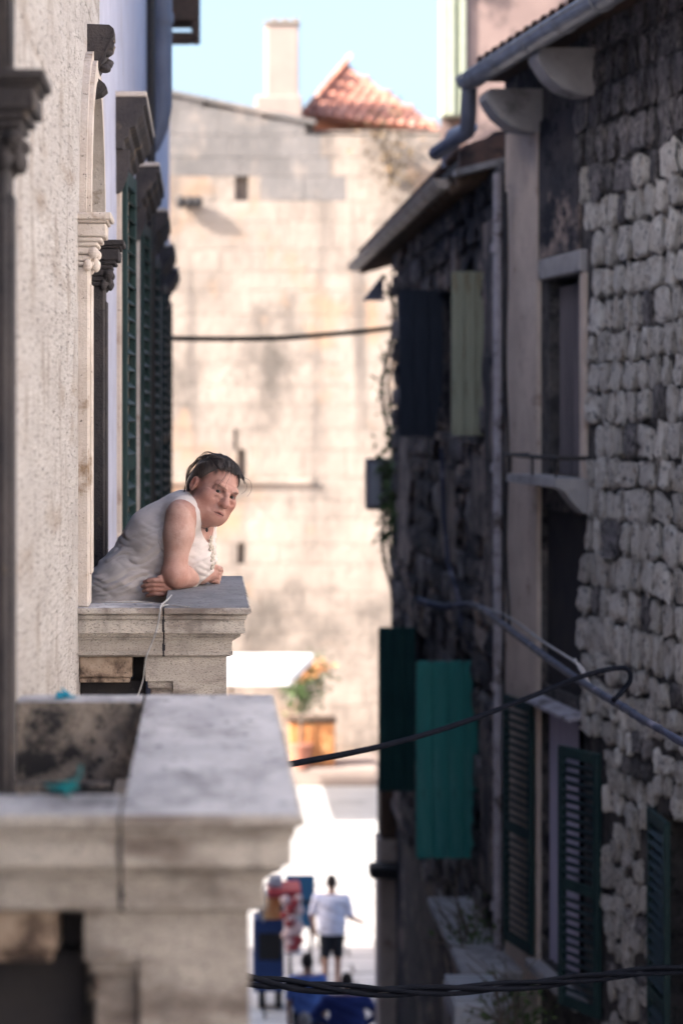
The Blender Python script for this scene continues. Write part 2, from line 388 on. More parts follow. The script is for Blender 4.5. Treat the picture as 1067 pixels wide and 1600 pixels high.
def shutter(parent, hinge, dirv, w, z0, z1, frame_mat, slat_mat=None, nsl=0, t=.035, solid=False, planks=4, label=None):
    """hinge (x,y); dirv unit 2D along the leaf. Louvred: frame + slats; solid: boards."""
    d = Vector((dirv[0], dirv[1], 0)).normalized(); nrm = V(-d.y, d.x, 0)
    h = V(hinge[0], hinge[1], 0)
    def fn(u, v, z): return h + d * u + nrm * v + V(0, 0, z)
    mb = MB(); st = .055
    ang = math.atan2(d.y, d.x)
    if solid:
        mb.hexa(fn, 0, w, -.004, .004, z0 + .01, z1 - .01)
        o = part('shutter', mb, frame_mat, parent, label=label)
        pm = MB(); pw = w / planks
        pm.cbox(lambda x, y, z: (x, y, z), 0, pw - .011, -t / 2, t / 2, z0, z1, .004)
        me = pm.mesh('plank'); me.materials.append(slat_mat or frame_mat)
        for k in range(planks):
            q = fn(k * pw, 0, 0); piece('plank', me, o, q, ang)
        bt = MB(); bt.cbox(lambda x, y, z: (x, y, z), .02, w - .02, -t / 2 - .022, -t / 2 - .001, -.035, .035, .004)
        bme = bt.mesh('batten'); bme.materials.append(M['iron'] if frame_mat is M['sage'] else frame_mat)
        for k in (.16, .84): piece('batten', bme, o, fn(0, 0, z0 + (z1 - z0) * k), ang)
        return o
    for a, b in ((0, st), (w - st, w)): mb.cbox(fn, a, b, -t / 2, t / 2, z0, z1, .004)
    zz = (z0, z0 + (z1 - z0) * .45, z1 - .07)
    for z in zz: mb.cbox(fn, st, w - st, -t / 2 + .003, t / 2 - .003, z, z + .07, .003)
    o = part('shutter', mb, frame_mat, parent, label=label)
    sm_ = MB(); iw = w - 2 * st
    ca, sa = math.cos(math.radians(42)), math.sin(math.radians(42))
    sm_.hexa(lambda x, y, z: (x, y * ca - z * sa, y * sa + z * ca), 0, iw, -.024, .024, -.004, .004)
    me = sm_.mesh('slat'); me.materials.append(slat_mat or frame_mat)
    for k in range(nsl):
        z = z0 + .085 + (z1 - z0 - .17) * (k + .5) / nsl
        if abs(z - zz[1] - .035) < .045: continue
        piece('slat', me, o, fn(st, 0, z), ang)
    return o

def jitter(mb, amp, sc):
    for i, p in enumerate(mb.v):
        q = Vector(p); n = noise.noise_vector(q * sc)
        mb.v[i] = tuple(q + n * amp)

# ================================================================== SETTING: ground
g = MB(); g.box(-60, 60, -30, 140, -9.35, -9.05)
solo('plaza_ground', g, M['ground'], (0, 0, -9.05), kind='structure', label='pale stone paving of the sunny square and the alley floor')
gr = root('pavement', (0, 30, -9.05), None, None, kind='structure')
gr['label'] = 'worn limestone paving slabs at the mouth of the alley'
pv = MB(); pv.cbox(lambda x, y, z: (x, y, z), -.475, .475, -.28, .28, 0, .02, .008)
pme = pv.mesh('paving_slab'); pme.materials.append(M['paver'])
jb = MB(); jb.box(-1.2, 4.2, 29.9, 46.4, -9.046, -9.042); part('joint_bed', jb, M['chim_dk'], gr)
for j in range(27):
    for i in range(5):
        y = 30.3 + j * .6; x = -.6 + i * 1.0 + (.5 if j % 2 else 0)
        piece('paving_slab', pme, gr, (x, y, -9.05 + .0 - random.uniform(0, .008)), 0, (1, 1, 1))

# ================================================================== LEFT: near rendered house with arched balcony doors
hA = root('plaster_house', (XW, 2, -9.05), 'pale pitted plaster house filling the left edge, with arched balcony doors', 'house')
FLOOR = -1.55
ZT_COPING = -.602
doors = [(3.40, 4.365), (7.62, 8.64)]          # openings along the wall
mb = MB()
TOPZ = .614
holes = [(d[0], d[1], FLOOR, 1.35) for d in doors]
wall_grid(mb, LW, -8, 9.0, -9.05, 2.0, .35, holes)
def arch(mbx, c, r, zs, half, top, o0, o1, n=20):
    # spandrel wall above an arched opening
    pts = [(c - r * math.cos(math.pi * k / n), zs + r * math.sin(math.pi * k / n)) for k in range(n + 1)]
    for k in range(n):
        (a, b), (a2, b2) = pts[k], pts[k + 1]
        mbx.hexa(lambda u, v, w: LW(a + (a2 - a) * u, v, (b + (b2 - b) * u) + w * (top - (b + (b2 - b) * u))), 0, 1, o0, o1, 0, 1)
for d in doors:
    c = (d[0] + d[1]) / 2; r = (d[1] - d[0]) / 2
    arch(mb, c, r, TOPZ, r, 1.352, -.35, -.001)
part('wall', mb, M['plaster'], hA)
# shell: room walls, roof, back (keeps daylight out)
mb = MB()
mb.box(-8.4, XW - .36, -8, -7.8, -9.05, 2.0); mb.box(-8.4, -8.2, -7.8, 9, -9.05, 2.0); mb.box(-8.2, XW - .36, 8.86, 8.999, -9.05, 1.99)
mb.box(-8.3, XW - .36, -7.7, 8.85, FLOOR - .12, FLOOR)
part('inner_wall', mb, M['room'], hA)
mb = MB(); mb.box(-8.5, XW + .02, -8.1, 9.0, 2.0, 2.1)
part('roof', mb, M['tile'], hA)
# archivolts, pilasters, capitals, keystones
def surround(d, mt, cap_mt, far_only=False):
    c = (d[0] + d[1]) / 2; r = (d[1] - d[0]) / 2
    mb = MB(); n = 28
    for (ra, rb, o) in ((r - .012, r + .055, .036), (r + .055, r + .085, .022)):
        for k in range(n):
            a0 = math.pi * k / n; a1 = math.pi * (k + 1) / n
            mb.hexa(lambda u, v, w: LW(c - (ra + (rb - ra) * w) * math.cos(a0 + (a1 - a0) * u), v, TOPZ + (ra + (rb - ra) * w) * math.sin(a0 + (a1 - a0) * u)), 0, 1, -.02, o, 0, 1)
    part('archivolt', mb, mt[0], hA)
    mb = MB()
    for k in range(n):
        a0 = math.pi * k / n; a1 = math.pi * (k + 1) / n
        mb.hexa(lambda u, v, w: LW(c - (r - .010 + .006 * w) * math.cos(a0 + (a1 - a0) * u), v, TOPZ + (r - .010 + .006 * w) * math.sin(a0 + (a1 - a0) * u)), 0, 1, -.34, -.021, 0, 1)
    part('arch_shade_lining', mb, M['dark_trim'], hA)  # dark lining; the shade inside the arch is put into its colour
    for side in (0, 1):
        if far_only and side == 0: continue
        s0, s1 = (d[0] - .15, d[0] + .012) if side == 0 else (d[1] - .012, d[1] + .15)
        mt_ = mt[side]; cm = cap_mt[side]
        mb = MB()
        zp = ZT_COPING if (side == 0 and d is doors[1]) else FLOOR
        mb.cbox(LW, s0, s1, -.30 if side else -.12, .034, zp, .453, .006)
        mb.cbox(LW, s0 + .035, s1 - .035, .03, .042, zp + .1, .40, .004)
        ps = part('pilaster', mb, mt_, hA)
        mb = MB()
        e = .0
        lv = [(.44, .455, .048, .012), (.455, .475, .040, .004), (.475, .50, .052, .016), (.50, .515, .062, .026), (.515, .53, .074, .036), (.53, .572, .086, .046),
              (.572, .582, .094, .054), (.582, .604, .104, .064)]
        for z0, z1, o, ov in lv: mb.cbox(LW, s0 - ov * .45, s1 + ov * .45, -.2, o, z0 + .014, z1 + .0125, .004)
        # leaf scrolls of the capital
        for k in range(5):
            u = s0 + (s1 - s0) * (k + .5) / 5
            mb.ball(LW(u, .05, .462), (.013, .012, .02), 6)
        for u in (s0 - .006, s1 + .006):
            mb.ball(LW(u, .048, .495), (.018, .016, .018), 6); mb.ball(LW(u, .03, .455), (.014, .012, .02), 6)
        jitter(mb, .0022, 55)
        part('capital', mb, cm, ps)
    # keystone: scrolled console
    mb = MB()
    prof = [(-.02, 1.02), (.045, 1.045), (.062, 1.065), (.055, 1.085), (.036, 1.11), (.03, 1.135), (.045, 1.165), (.058, 1.20), (.066, 1.235), (.082, 1.25), (.086, 1.275), (.078, 1.29), (.088, 1.305), (.086, 1.345), (.07, 1.36), (-.02, 1.36)]
    mb.prism(lambda u, a, b: LW(u, a, 1.05 + (b - 1.02) * .72), prof, c - .075, c + .075)
    for k in range(7):
        a = k * .9
        mb.ball(LW(c + (-.05, 0, .05)[k % 3], .058 + .002 * k, 1.15 + k * .017), (.02, .022, .014), 6)
    jitter(mb, .005, 28)
    part('keystone', mb, M['dark_trim'], hA)
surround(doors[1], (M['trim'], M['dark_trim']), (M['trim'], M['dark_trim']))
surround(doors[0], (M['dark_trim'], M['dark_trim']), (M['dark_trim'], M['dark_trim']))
mb = MB(); mb.cbox(LW, 4.355, 4.515, -.25, .036, .62, 1.75, .006); part('pilaster', mb, M['dark_trim'], hA)
# open inward door leaves of dark wood standing in the reveals
for d in doors:
    mb = MB()
    mb.cbox(lambda a, b, c: (a, b, c), XW - .85, XW - .31, d[1] - .055, d[1] - .015, FLOOR + .01, TOPZ, .006)
    for z in (FLOOR + .2, FLOOR + 1.1): mb.cbox(lambda a, b, c: (a, b, c), XW - .78, XW - .38, d[1] - .07, d[1] - .05, z, z + .75, .006)
    part('door', mb, M['wood'], hA)

# ================================================================== LEFT: lilac house further on, bluish light put into its wall colour
hB = root('skylit_house', (XW, 18, -9.05), 'lilac rendered house, bluish light in its wall colour, with green louvred shutters beyond the balcony door', 'house')
wins = [(10.85, 12.0), (13.85, 15.0), (16.9, 18.05), (20.4, 21.6), (23.6, 24.8)]
mb = MB()
wall_grid(mb, LW, 9.0, 27, -9.05, 4.6, .3, [(a, b, -1.4, 1.15) for a, b in wins])
mb.box(-8.4, XW - .301, 26.7, 27, -9.05, 4.6); mb.box(-8.4, -8.2, 9.0, 26.69, -9.05, 4.6)
part('wall', mb, M['skylit'], hB)
mb = MB(); mb.box(-8.5, XW + .02, 9.001, 27.1, 4.6, 4.7); part('roof', mb, M['tile'], hB)
for a, b in wins:
    mb = MB()
    for u0, u1, z0, z1 in ((a, a + .07, -1.4, 1.15), (b - .07, b, -1.4, 1.15), (a + .07, b - .07, 1.08, 1.15), ((a + b) / 2 - .04, (a + b) / 2 + .04, -1.4, 1.08)):
        mb.hexa(LW, u0, u1, -.2, -.14, z0, z1)
    w = part('window', mb, M['louver'], hB)
    mb = MB(); mb.hexa(LW, a + .07, b - .07, -.185, -.175, -1.4, 1.08); part('pane', mb, M['glass'], w)
    mb = MB()
    mb.cbox(LW, a - .11, a + .005, -.1, .02, -1.4, 1.18, .005); mb.cbox(LW, b - .005, b + .11, -.1, .02, -1.4, 1.18, .005)
    part('window_surround', mb, M['strip'] if a < 11 else M['trim'], hB)
    mb = MB()
    prof = [(-.02, 1.385), (.135, 1.385), (.135, 1.35), (.122, 1.345), (.118, 1.31), (.095, 1.285), (.085, 1.26), (.062, 1.25), (.055, 1.215), (.035, 1.20), (.03, 1.16), (-.02, 1.16)]
    mb.prism(lambda u, p, q: LW(u, p, q), prof, a - .25, b + .2)
    part('hood', mb, M['dark_trim'], hB)
    mb = MB(); mb.cbox(LW, a - .26, b + .21, -.01, .137, 1.386, 1.41, .005); part('hood_slab', mb, M['trim'], hB)
    mb = MB(); mb.prism(lambda u, p, q: LW(u, p, q), [(-.02, 1.16), (.06, 1.16), (.05, 1.05), (.02, .98), (-.02, .96)], a - .2, a - .1)
    part('bracket', mb, M['dark_trim'], hB)
    for hs, dv in ((a - .01, (.20, -.98)), (a + .02, (.16, .987))):
        pass
    shutter(hB, (XW + .025, a + .02), (.05, .9987), .55, -1.38, 1.10, M['louver'], M['louver'], 30)
    shutter(hB, (XW + .02, b + .02), (.0, 1), .55, -1.38, 1.10, M['louver'], M['louver'], 30)
# big drainpipe with elbow turning into the wall
mb = MB()
Yp = 16.2
mb.tube([V(-.285, Yp, 4.55), V(-.285, Yp, 2.15), V(-.285, Yp, 2.05), V(-.31, Yp, 1.92), V(-.36, Yp, 1.80), V(-.42, Yp, 1.74)], .068, 16)
mb.lathe((-.285, Yp, 2.6), [(.075, 0), (.078, .02), (.078, .06), (.075, .08)], 16)
part('drainpipe', mb, M['pipe_bl'], hB, sm=50)
mb = MB(); mb.tube([V(-.345, 15.6, 4.5), V(-.345, 15.6, -1.5)], .03, 10)
part('cable_duct', mb, M['iron'], hB, sm=50)
# eaves return high up: timber frame with daylight through it
mb = MB()
Ye = 23.0
def E(px, py): return P(px, py, Ye)
for (x0, x1, y0, y1) in ((264, 313, -60, 32), (299, 313, 32, 58), (258, 299, 49, 58)):
    a = E(x0, y1); b = E(x1, y0)
    mb.cbox(lambda u, v, w: (u, v, w), a.x, b.x, Ye, Ye + .5, a.z, b.z, .012)
part('eaves_frame', mb, M['wood'], hB)
mb = MB(); mb.cbox(LW, 22.85, 23.7, .0, .42, E(0, -60).z + .004, E(0, -60).z + .1, .01); part('eaves_board', mb, M['wood'], hB)
mb = MB(); mb.cbox(LW, 18.6, 19.5, .003, .02, -.2, .75, .004); part('vent_panel', mb, M['soot_shade'], hB)
# unseen wing added to shade the paving at the alley mouth
mb = MB(); mb.box(-20, -.62, 27.001, 34, -9.05, 4.6); part('shade_wing', mb, M['skylit'], hB)

# ================================================================== BALCONIES
PROF = [(0, .007), (-.003, .002), (-.007, 0), (-.0175, 0), (-.020, .012), (-.0225, .015), (-.0255, .012), (-.035, .0125), (-.037, .021), (-.040, .019), (-.058, .0185), (-.079, .019), (-.081, .033), (-.084, .034), (-.087, .031), (-.0915, .035), (-.097, .047),
        (-.101, .046), (-.104, .056), (-.12, .060), (-.136, .0605), (-.139, .056), (-.150, .055), (-.155, .066), (-.1575, .075)]
ZT = -.60
def moulded(x0, x1, y0, y1, ins, prof=PROF, zt=ZT, per=(14, 22), amp=.0012):
    """loft a slab through the moulding profile; ins = (left, right, front, back) flags"""
    mb = MB(); nx, ny = per
    rim = [(i / nx, 0) for i in range(nx)] + [(1, j / ny) for j in range(ny)] + [(1 - i / nx, 1) for i in range(nx)] + [(0, 1 - j / ny) for j in range(ny)]
    n = len(rim); vs = []
    for dz, k in prof:
        a, b, c, d = x0 + k * ins[0], x1 - k * ins[1], y0 + k * ins[2], y1 - k * ins[3]
        for u, v in rim:
            p = V(a + (b - a) * u, c + (d - c) * v, zt + dz)
            nn = noise.noise_vector(p * 23) * amp + noise.noise_vector(p * 90) * amp * .8
            vs.append(p + nn)
    fs = []
    for l in range(len(prof) - 1):
        for k in range(n):
            fs.append((l * n + k, l * n + (k + 1) % n, (l + 1) * n + (k + 1) % n, (l + 1) * n + k))
    mb.add(vs, fs, 0)
    b = 0
    mb.f.append(list(range(n))); mb.m.append(1)
    mb.f.append([(len(prof) - 1) * n + k for k in range(n)][::-1]); mb.m.append(0)
    return mb
BAL = [(.030, 0), (.030, .04), (.022, .05), (.022, .07), (.034, .12), (.040, .18), (.036, .25), (.024, .33), (.018, .38), (.024, .40), (.024, .42), (.030, .44), (.030, .48)]
def balcony(name, y0, L, label, top_mat, near):
    r = root(name, (XW, y0 + L / 2, FLOOR), label, 'balcony')
    x0, xj, x1 = XW, -.127, (.149 if near else .143)
    y1 = y0 + L
    part('coping_slab', moulded(xj + .003, x1, y0, y1, (0, 1, 1, 1), per=(16, 60)), [M['balc'], top_mat], r, sm=35)
    part('coping_slab', moulded(x0, xj - .002, y0 + .001, y0 + .20, (0, 0, 1, 0), per=(16, 8)), [M['balc'], top_mat if near else M['balc_top']], r, sm=35)
    th = .14
    part('coping_slab', moulded(x0, xj - .002, y1 - th, y1 - .001, (0, 0, 0, 1), per=(16, 8)), [M['mossy'] if near else M['balc'], top_mat], r, sm=35)
    zb = ZT - .1575
    zf = FLOOR + .10
    # joint bed (dark mortar) between slabs
    mb = MB(); mb.box(xj - .004, xj + .005, y0 + .06, y0 + .19, zb + .003, ZT - .012); mb.box(xj - .004, xj + .005, y0 + .019, y0 + .06, ZT - .075, ZT - .03); part('mortar_joint', mb, M['soot_shade'], r)
    fy = y0 + .078
    ident = lambda a, b, c: (a, b, c)
    for (ya, yb) in ((fy, fy + .2), (y1 - .078 - .2, y1 - .078)):
        mb = MB()
        mb.prism(lambda u, a, b: (a, u, b), [(-.183, zb - .0005), (.068, zb - .0005), (.068, zf), (-.098, zf), (-.098, zb - .076), (-.183, zb - .076)], ya, yb)
        p = part('pier', mb, M['balc'], r)
        mb = MB(); mb.cbox(ident, -.168, -.0985, ya + .024, yb - .02, zf + .001, zb - .077, .004)
        mb.cbox(ident, -.176, -.0985, ya + .012, yb - .02, zb - .10, zb - .0775, .003)
        part('pier_panel', mb, M['balc'], p)
    # wall-side block under the front coping
    mb = MB()
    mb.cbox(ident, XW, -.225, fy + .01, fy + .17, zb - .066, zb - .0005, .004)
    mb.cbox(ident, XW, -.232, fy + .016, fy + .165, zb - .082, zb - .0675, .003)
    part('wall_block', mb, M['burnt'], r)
    mb = MB(); mb.cbox(ident, XW, -.185, fy + .10, fy + .15, zf, zb - .083, .004); mb.cbox(ident, -.2249, -.185, fy + .12, fy + .15, zb - .0829, zb - .001, .002); part('recess_shade_panel', mb, M['soot_shade'], r)  # dark panel; the deep shade of the opening is put into its colour
    mb = MB(); mb.cbox(ident, XW, -.19, y1 - .21, y1 - .10, zf, zb - .0005, .004); part('parapet_panel', mb, M['mossy'], r)
    # side balustrade towards the alley
    nb = 5
    for k in range(nb):
        yy = fy + .2 + (L - .556) * (k + .5) / nb
        b = MB(); b.lathe((-.0, yy, zf), [(a, q * (zb - zf) / .48) for a, q in BAL], 14)
        part('baluster', b, M['balc'], r, sm=40)
    part('plinth', (lambda m: (m.box(-.183, .068, y0 + .07, y1 - .07, FLOOR + .0005, zf - .0005), m)[1])(MB()), M['balc'], r)
    mb2 = moulded(XW, .12, y0 - .02, y1 + .02, (0, 1, 1, 1), zt=FLOOR, per=(10, 30))
    part('floor_slab', mb2, [M['balc'], M['balc']], r, sm=35)
    for yy in (y0 + .2, y1 - .2):
        mb = MB(); mb.prism(lambda u, a, b: (XW + a, u, FLOOR - .1575 + b), [(0, -.001), (.45, -.001), (.46, -.08), (.36, -.14), (.25, -.18), (.12, -.32), (0, -.42)], yy - .09, yy + .09)
        part('corbel', mb, M['balc'], r)
    return r
balcony('stone_balcony', 3.60, 1.55, 'near out-of-focus stone balcony corner with blue twine tied on it', M['balc_top'], True)
balcony('stone_balcony', 7.43, 1.47, 'sharp carved stone balcony the woman leans on, second along the wall', M['balc_top2'], False)

hS = root('bounce_fill_house', (4.3, 2, -9.05), 'unseen cream house added to bounce sunlight onto the left wall', 'house')  # house out of view, added to bounce daylight onto the left wall
mb = MB(); wall_grid(mb, lambda s_, o, z: (4.3 - o, s_, z), -8, 10.6, -9.05, 5.0, .4, [(y, y + 1.0, z, z + 1.5) for y in (-5.5, -1.5, 2.5, 6.5) for z in (-4.6, -1.0, 2.4)])
mb.box(4.701, 9, 10.4, 10.6, -9.05, 5); mb.box(4.701, 9, -8, -7.8, -9.05, 5); mb.box(8.8, 9, -7.79, 10.39, -9.05, 5)
part('wall', mb, M['cream'], hS)
mb = MB(); mb.box(4.1, 9.1, -8.1, 10.7, 5.001, 5.12); part('roof', mb, M['tile'], hS)
for y in (-5.5, -1.5, 2.5, 6.5):
    for z in (-4.6, -1.0, 2.4):
        mb = MB(); mb.box(4.45, 4.5, y, y + 1.0, z, z + 1.5); o = part('window', mb, M['louver'], hS)
        mb = MB(); mb.box(4.43, 4.449, y + .08, y + .92, z + .08, z + 1.42); part('pane', mb, M['glass'], o)
# ================================================================== RIGHT: stone house
hC = root('stone_house', (2.4, 14, -9.05), 'rubble stone house on the right with two green louvred windows and stone corbels', 'house')
S_END = 17.7
wU = (15.52, 16.42, -.42, .90)          # upper window
wL = (15.55, 16.62, -3.75, -1.98)       # lower window
niche = (15.5, 16.62, -1.86, -.66)
wN = (13.0, 13.9, -4.2, -2.3)
mb = MB()
wall_grid(mb, R1, 11.2, S_END, -9.05, 2.45, .4, [wU, wL, wN, niche])
part('wall', mb, M['mortar'], hC)
mb = MB(); mb.hexa(R1, 11.2, S_END, -4.1, -4, -9.05, 2.4); mb.hexa(R1, 11.21, 11.4, -3.99, -.41, -9.0, 2.4); mb.hexa(R1, S_END - .2, S_END - .001, -3.99, -.41, -9.0, 2.4); mb.hexa(R1, 13, S_END - .21, -1.0, -.9, -5, 2.3)
part('inner_wall', mb, M['room'], hC)
mb = MB(); mb.hexa(R1, 11.1, S_END + .02, -4.2, .02, 2.46, 2.56); part('roof', mb, M['tile'], hC)
# tan rendered strip beside the window, grey render above it
mb = MB(); wall_grid(mb, R1, 16.66, S_END - .03, -3.0, 1.75, .02, [])
mbt = MB()
for a, b, c, d, o in ((16.64, 17.55, -4.6, 2.02, .03),):
    n = 40
    for k in range(n):
        z0 = c + (d - c) * k / n; z1 = c + (d - c) * (k + 1) / n
        e0 = .035 * noise.noise(V(0, 0, z0 * 4)); e1 = .035 * noise.noise(V(0, 0, z1 * 4))
        f0 = .035 * noise.noise(V(5, 0, z0 * 5)); f1 = .035 * noise.noise(V(5, 0, z1 * 5))
        mbt.hexa(lambda u, v, w: R1((a + e0 + (e1 - e0) * w) + u * ((b + f0 + (f1 - f0) * w) - (a + e0 + (e1 - e0) * w)), v, z0 + (z1 - z0) * w), 0, 1, -.01, o, 0, 1)
part('render_strip', mbt, M['strip'], hC)
mb = MB(); mb.hexa(R1, 15.62, 16.62, -.01, .022, 1.06, 2.0); part('render_patch', mb, M['oldwall'], hC)
# upper window: lintel, jambs, sill on a shaped bracket, rail, frame, pane, curtain
mb = MB(); mb.cbox(R1, 15.48, 16.55, -.2, .05, .905, 1.045, .01); jitter(mb, .006, 9); part('lintel', mb, M['corbel'], hC)
mb = MB(); mb.cbox(R1, 15.46, 15.56, -.2, .03, -.43, .9, .008); part('jamb', mb, M['strip'], hC)
mb = MB()
mb.prism(lambda u, a, b: R1(u, a, b), [(-.1, -.42), (.225, -.42), (.23, -.47), (.16, -.50), (.12, -.56), (.04, -.64), (-.1, -.64)], 15.42, 15.62)
mb.prism(lambda u, a, b: R1(u, a, b), [(-.1, -.42), (.222, -.42), (.225, -.475), (.05, -.50), (-.1, -.50)], 15.622, 16.72)
part('sill', mb, M['corbel'], hC)
mb = MB()
pts = [R1(15.42, .0, -.29), R1(15.42, .2, -.29), R1(16.85, .2, -.29), R1(16.85, 0, -.29)]
mb.tube(pts, .014, 8)
for s in (15.5, 16.1, 16.7): mb.tube([R1(s, .2, -.29), R1(s, .2, -.415)], .009, 6)
part('sill_rail', mb, M['iron'], hC, sm=50)
def window(parent, fn, w, recess, frame_m, cur, c0, c1):
    a, b, z0, z1 = w
    mb = MB()
    for u0, u1, q0, q1 in ((a, a + .06, z0, z1), (b - .06, b, z0, z1), (a + .06, b - .06, z1 - .06, z1), (a + .06, b - .06, z0, z0 + .06), ((a + b) / 2 - .035, (a + b) / 2 + .035, z0 + .06, z1 - .06)):
        mb.hexa(fn, u0, u1, -recess - .04, -recess, q0, q1)
    o = part('window', mb, frame_m, parent)
    mb = MB(); mb.hexa(fn, a + .06, b - .06, -recess - .03, -recess - .024, z0 + .06, z1 - .06); part('pane', mb, M['glass'], o)
    mb = MB(); n = 30
    for k in range(n):
        u0 = c0 + (c1 - c0) * k / n; u1 = c0 + (c1 - c0) * (k + 1) / n
        o0 = -.06 + .022 * math.sin(k * 1.3); o1 = -.06 + .022 * math.sin((k + 1) * 1.3)
        mb.hexa(lambda u, v, q: fn(u0 + (u1 - u0) * u, o0 + (o1 - o0) * u - .004 * v, q), 0, 1, 0, 1, z0 + .005, z1 - .05)
    part('curtain', mb, cur, o, sm=60)
window(hC, R1, wU, .16, M['iron'], M['curtain'], 15.58, 16.3)
window(hC, R1, wL, .16, M['iron'], M['curtain_l'], 15.9, 16.56)
# blocked sooty opening between the windows
mb = MB(); mb.hexa(R1, niche[0], niche[1], -.3, -.04, niche[2], niche[3]); part('blocked_opening', mb, M['soot_shade'], hC)
mb = MB(); mb.prism(lambda u, a, b: R1(u, a, b), [(-.02, -1.93), (.12, -1.965), (.12, -1.985), (-.02, -1.955)], 15.5, 16.68); part('drip_board', mb, M['pipe_wh'], hC)
mb = MB(); mb.cbox(R1, 15.45, 16.7, -.15, .10, -3.83, -3.76, .008); part('sill', mb, M['corbel'], hC)
# lower shutters
def r1dir(ds, do): q = Vector(R1(ds, do, 0)) - Vector(R1(0, 0, 0)); return (q.x, q.y)
h = R1(15.02, .05, 0); shutter(hC, h[:2], r1dir(.955, .295), .46, -3.77, -2.12, M['louver'], M['louver_bl'], 26)
h = R1(16.66, .06, 0); shutter(hC, h[:2], r1dir(.98, .10), .56, -3.74, -2.0, M['louver'], M['louver'], 28)
h = R1(13.98, .05, 0); shutter(hC, h[:2], r1dir(-.97, .10), .52, -4.25, -2.28, M['louver'], M['louver_bl'], 30)
# gutter corbels of stone
for s, z0, dk in ((15.23, 2.0, 0), (16.62, 1.93, 1)):
    mb = MB()
    k = .36
    prof = [(-.05, z0 + .30), (k, z0 + .29), (k + .03, z0 + .26), (k + .03, z0 + .22), (k, z0 + .17), (k - .05, z0 + .10), (k - .13, z0 + .04), (k - .22, z0 + .008), (.1, z0), (-.05, z0)]
    mb.prism(lambda u, a, b: R1(u, a, b), prof, s - .02, s + .22)
    jitter(mb, .006, 8)
    part('stone_corbel', mb, M['corbel'], hC, label='curved pale stone corbel holding the gutter')
# half-round gutter, straps
def gutter(parent, p0, p1, rad, mt, n=24, name='gutter'):
    p0, p1 = Vector(p0), Vector(p1); t = (p1 - p0).normalized(); side = t.cross(V(0, 0, 1)).normalized()
    mb = MB(); K = 10
    for rr, flip in ((rad, 0), (rad - .006, 1)):
        vs = []
        for p in (p0, p1):
            for k in range(K + 1):
                a = math.pi * k / K
                vs.append(p + side * (rr * math.cos(a)) - V(0, 0, rr * math.sin(a)))
        mb.add(vs, [(k, k + 1, K + 2 + k, K + 1 + k) for k in range(K)])
    for sgn in (1, -1): mb.tube([p0 + side * rad * sgn, p1 + side * rad * sgn], .011, 8)
    for p in (p0, p1):
        mb.add([p] + [p + side * (rad * math.cos(math.pi * k / K)) - V(0, 0, rad * math.sin(math.pi * k / K)) for k in range(K + 1)], [(0, k + 1, k + 2) for k in range(K)])
    L_ = (p1 - p0).length
    o = part(name, mb, mt, parent, sm=40)
    smb = MB()
    for k in range(K):
        a0, a1 = math.pi * k / K, math.pi * (k + 1) / K
        A = [side * ((rad + d) * math.cos(a)) - V(0, 0, (rad + d) * math.sin(a)) + t * w for a in (a0, a1) for d in (.002, .007) for w in (-.02, .02)]
        smb.add(A, [(0, 1, 5, 4), (2, 6, 7, 3), (0, 2, 3, 1), (4, 5, 7, 6), (0, 4, 6, 2), (1, 3, 7, 5)])
    sme = smb.mesh('gutter_strap'); sme.materials.append(mt)
    q = .35
    while q < L_:
        piece('gutter_strap', sme, parent, p0 + t * q); q += .8
gutter(hC, R1(11.0, .40, 2.36), R1(17.15, .40, 2.36), .085, M['zinc'])
mb = MB(); mb.hexa(R1, 11, S_END, -.1, .36, 2.42, 2.455); part('eaves_board', mb, M['wood'], hC)
# roof tiles along the eaves of the stone house
tm = MB()
for k in range(8):
    a0, a1 = math.pi * k / 8, math.pi * (k + 1) / 8
    A = [V(.1 * math.cos(a), y, .055 * math.sin(a) + d) for a in (a0, a1) for d in (0, .014) for y in (0, .42)]
    tm.add(A, [(0, 1, 5, 4), (2, 6, 7, 3), (0, 2, 3, 1), (4, 5, 7, 6), (0, 4, 6, 2), (1, 3, 7, 5)])
tile_me = tm.mesh('roof_tile'); tile_me.materials.append(M['old_tile'])
for k in range(18):
    s = 13.6 + k * .225
    for j in range(2):
        q = R1(s, .24 - j * .36, 2.50 + j * .10)
        piece('roof_tile', tile_me, hC, q, rot=(math.radians(15), 0, R1_ANG + math.pi))
# downpipe and swan neck
mb = MB()
mb.tube([R1(17.1, .40, 2.30), R1(17.12, .40, 2.12), R1(17.25, .38, 2.0), R1(17.75, .50, 1.90), P(735, 200, 18.6), P(706, 212, 19.2), P(700, 232, 19.4), P(700, 262, 19.4)], .055, 12)
part('downpipe', mb, M['pipe_bl'], hC, sm=50)
mb = MB()
zz = [1.75 - k * .35 for k in range(18)]
mb.tube([R1(17.66, .06, z) for z in zz], .036, 12)
for z in (1.2, -.4, -2.0, -3.6): mb.lathe(R1(17.66, .07, z), [(.038, -.03), (.045, -.03), (.045, .03), (.038, .03)], 12)
part('downpipe', mb, M['pipe_wh'], hC, sm=50)

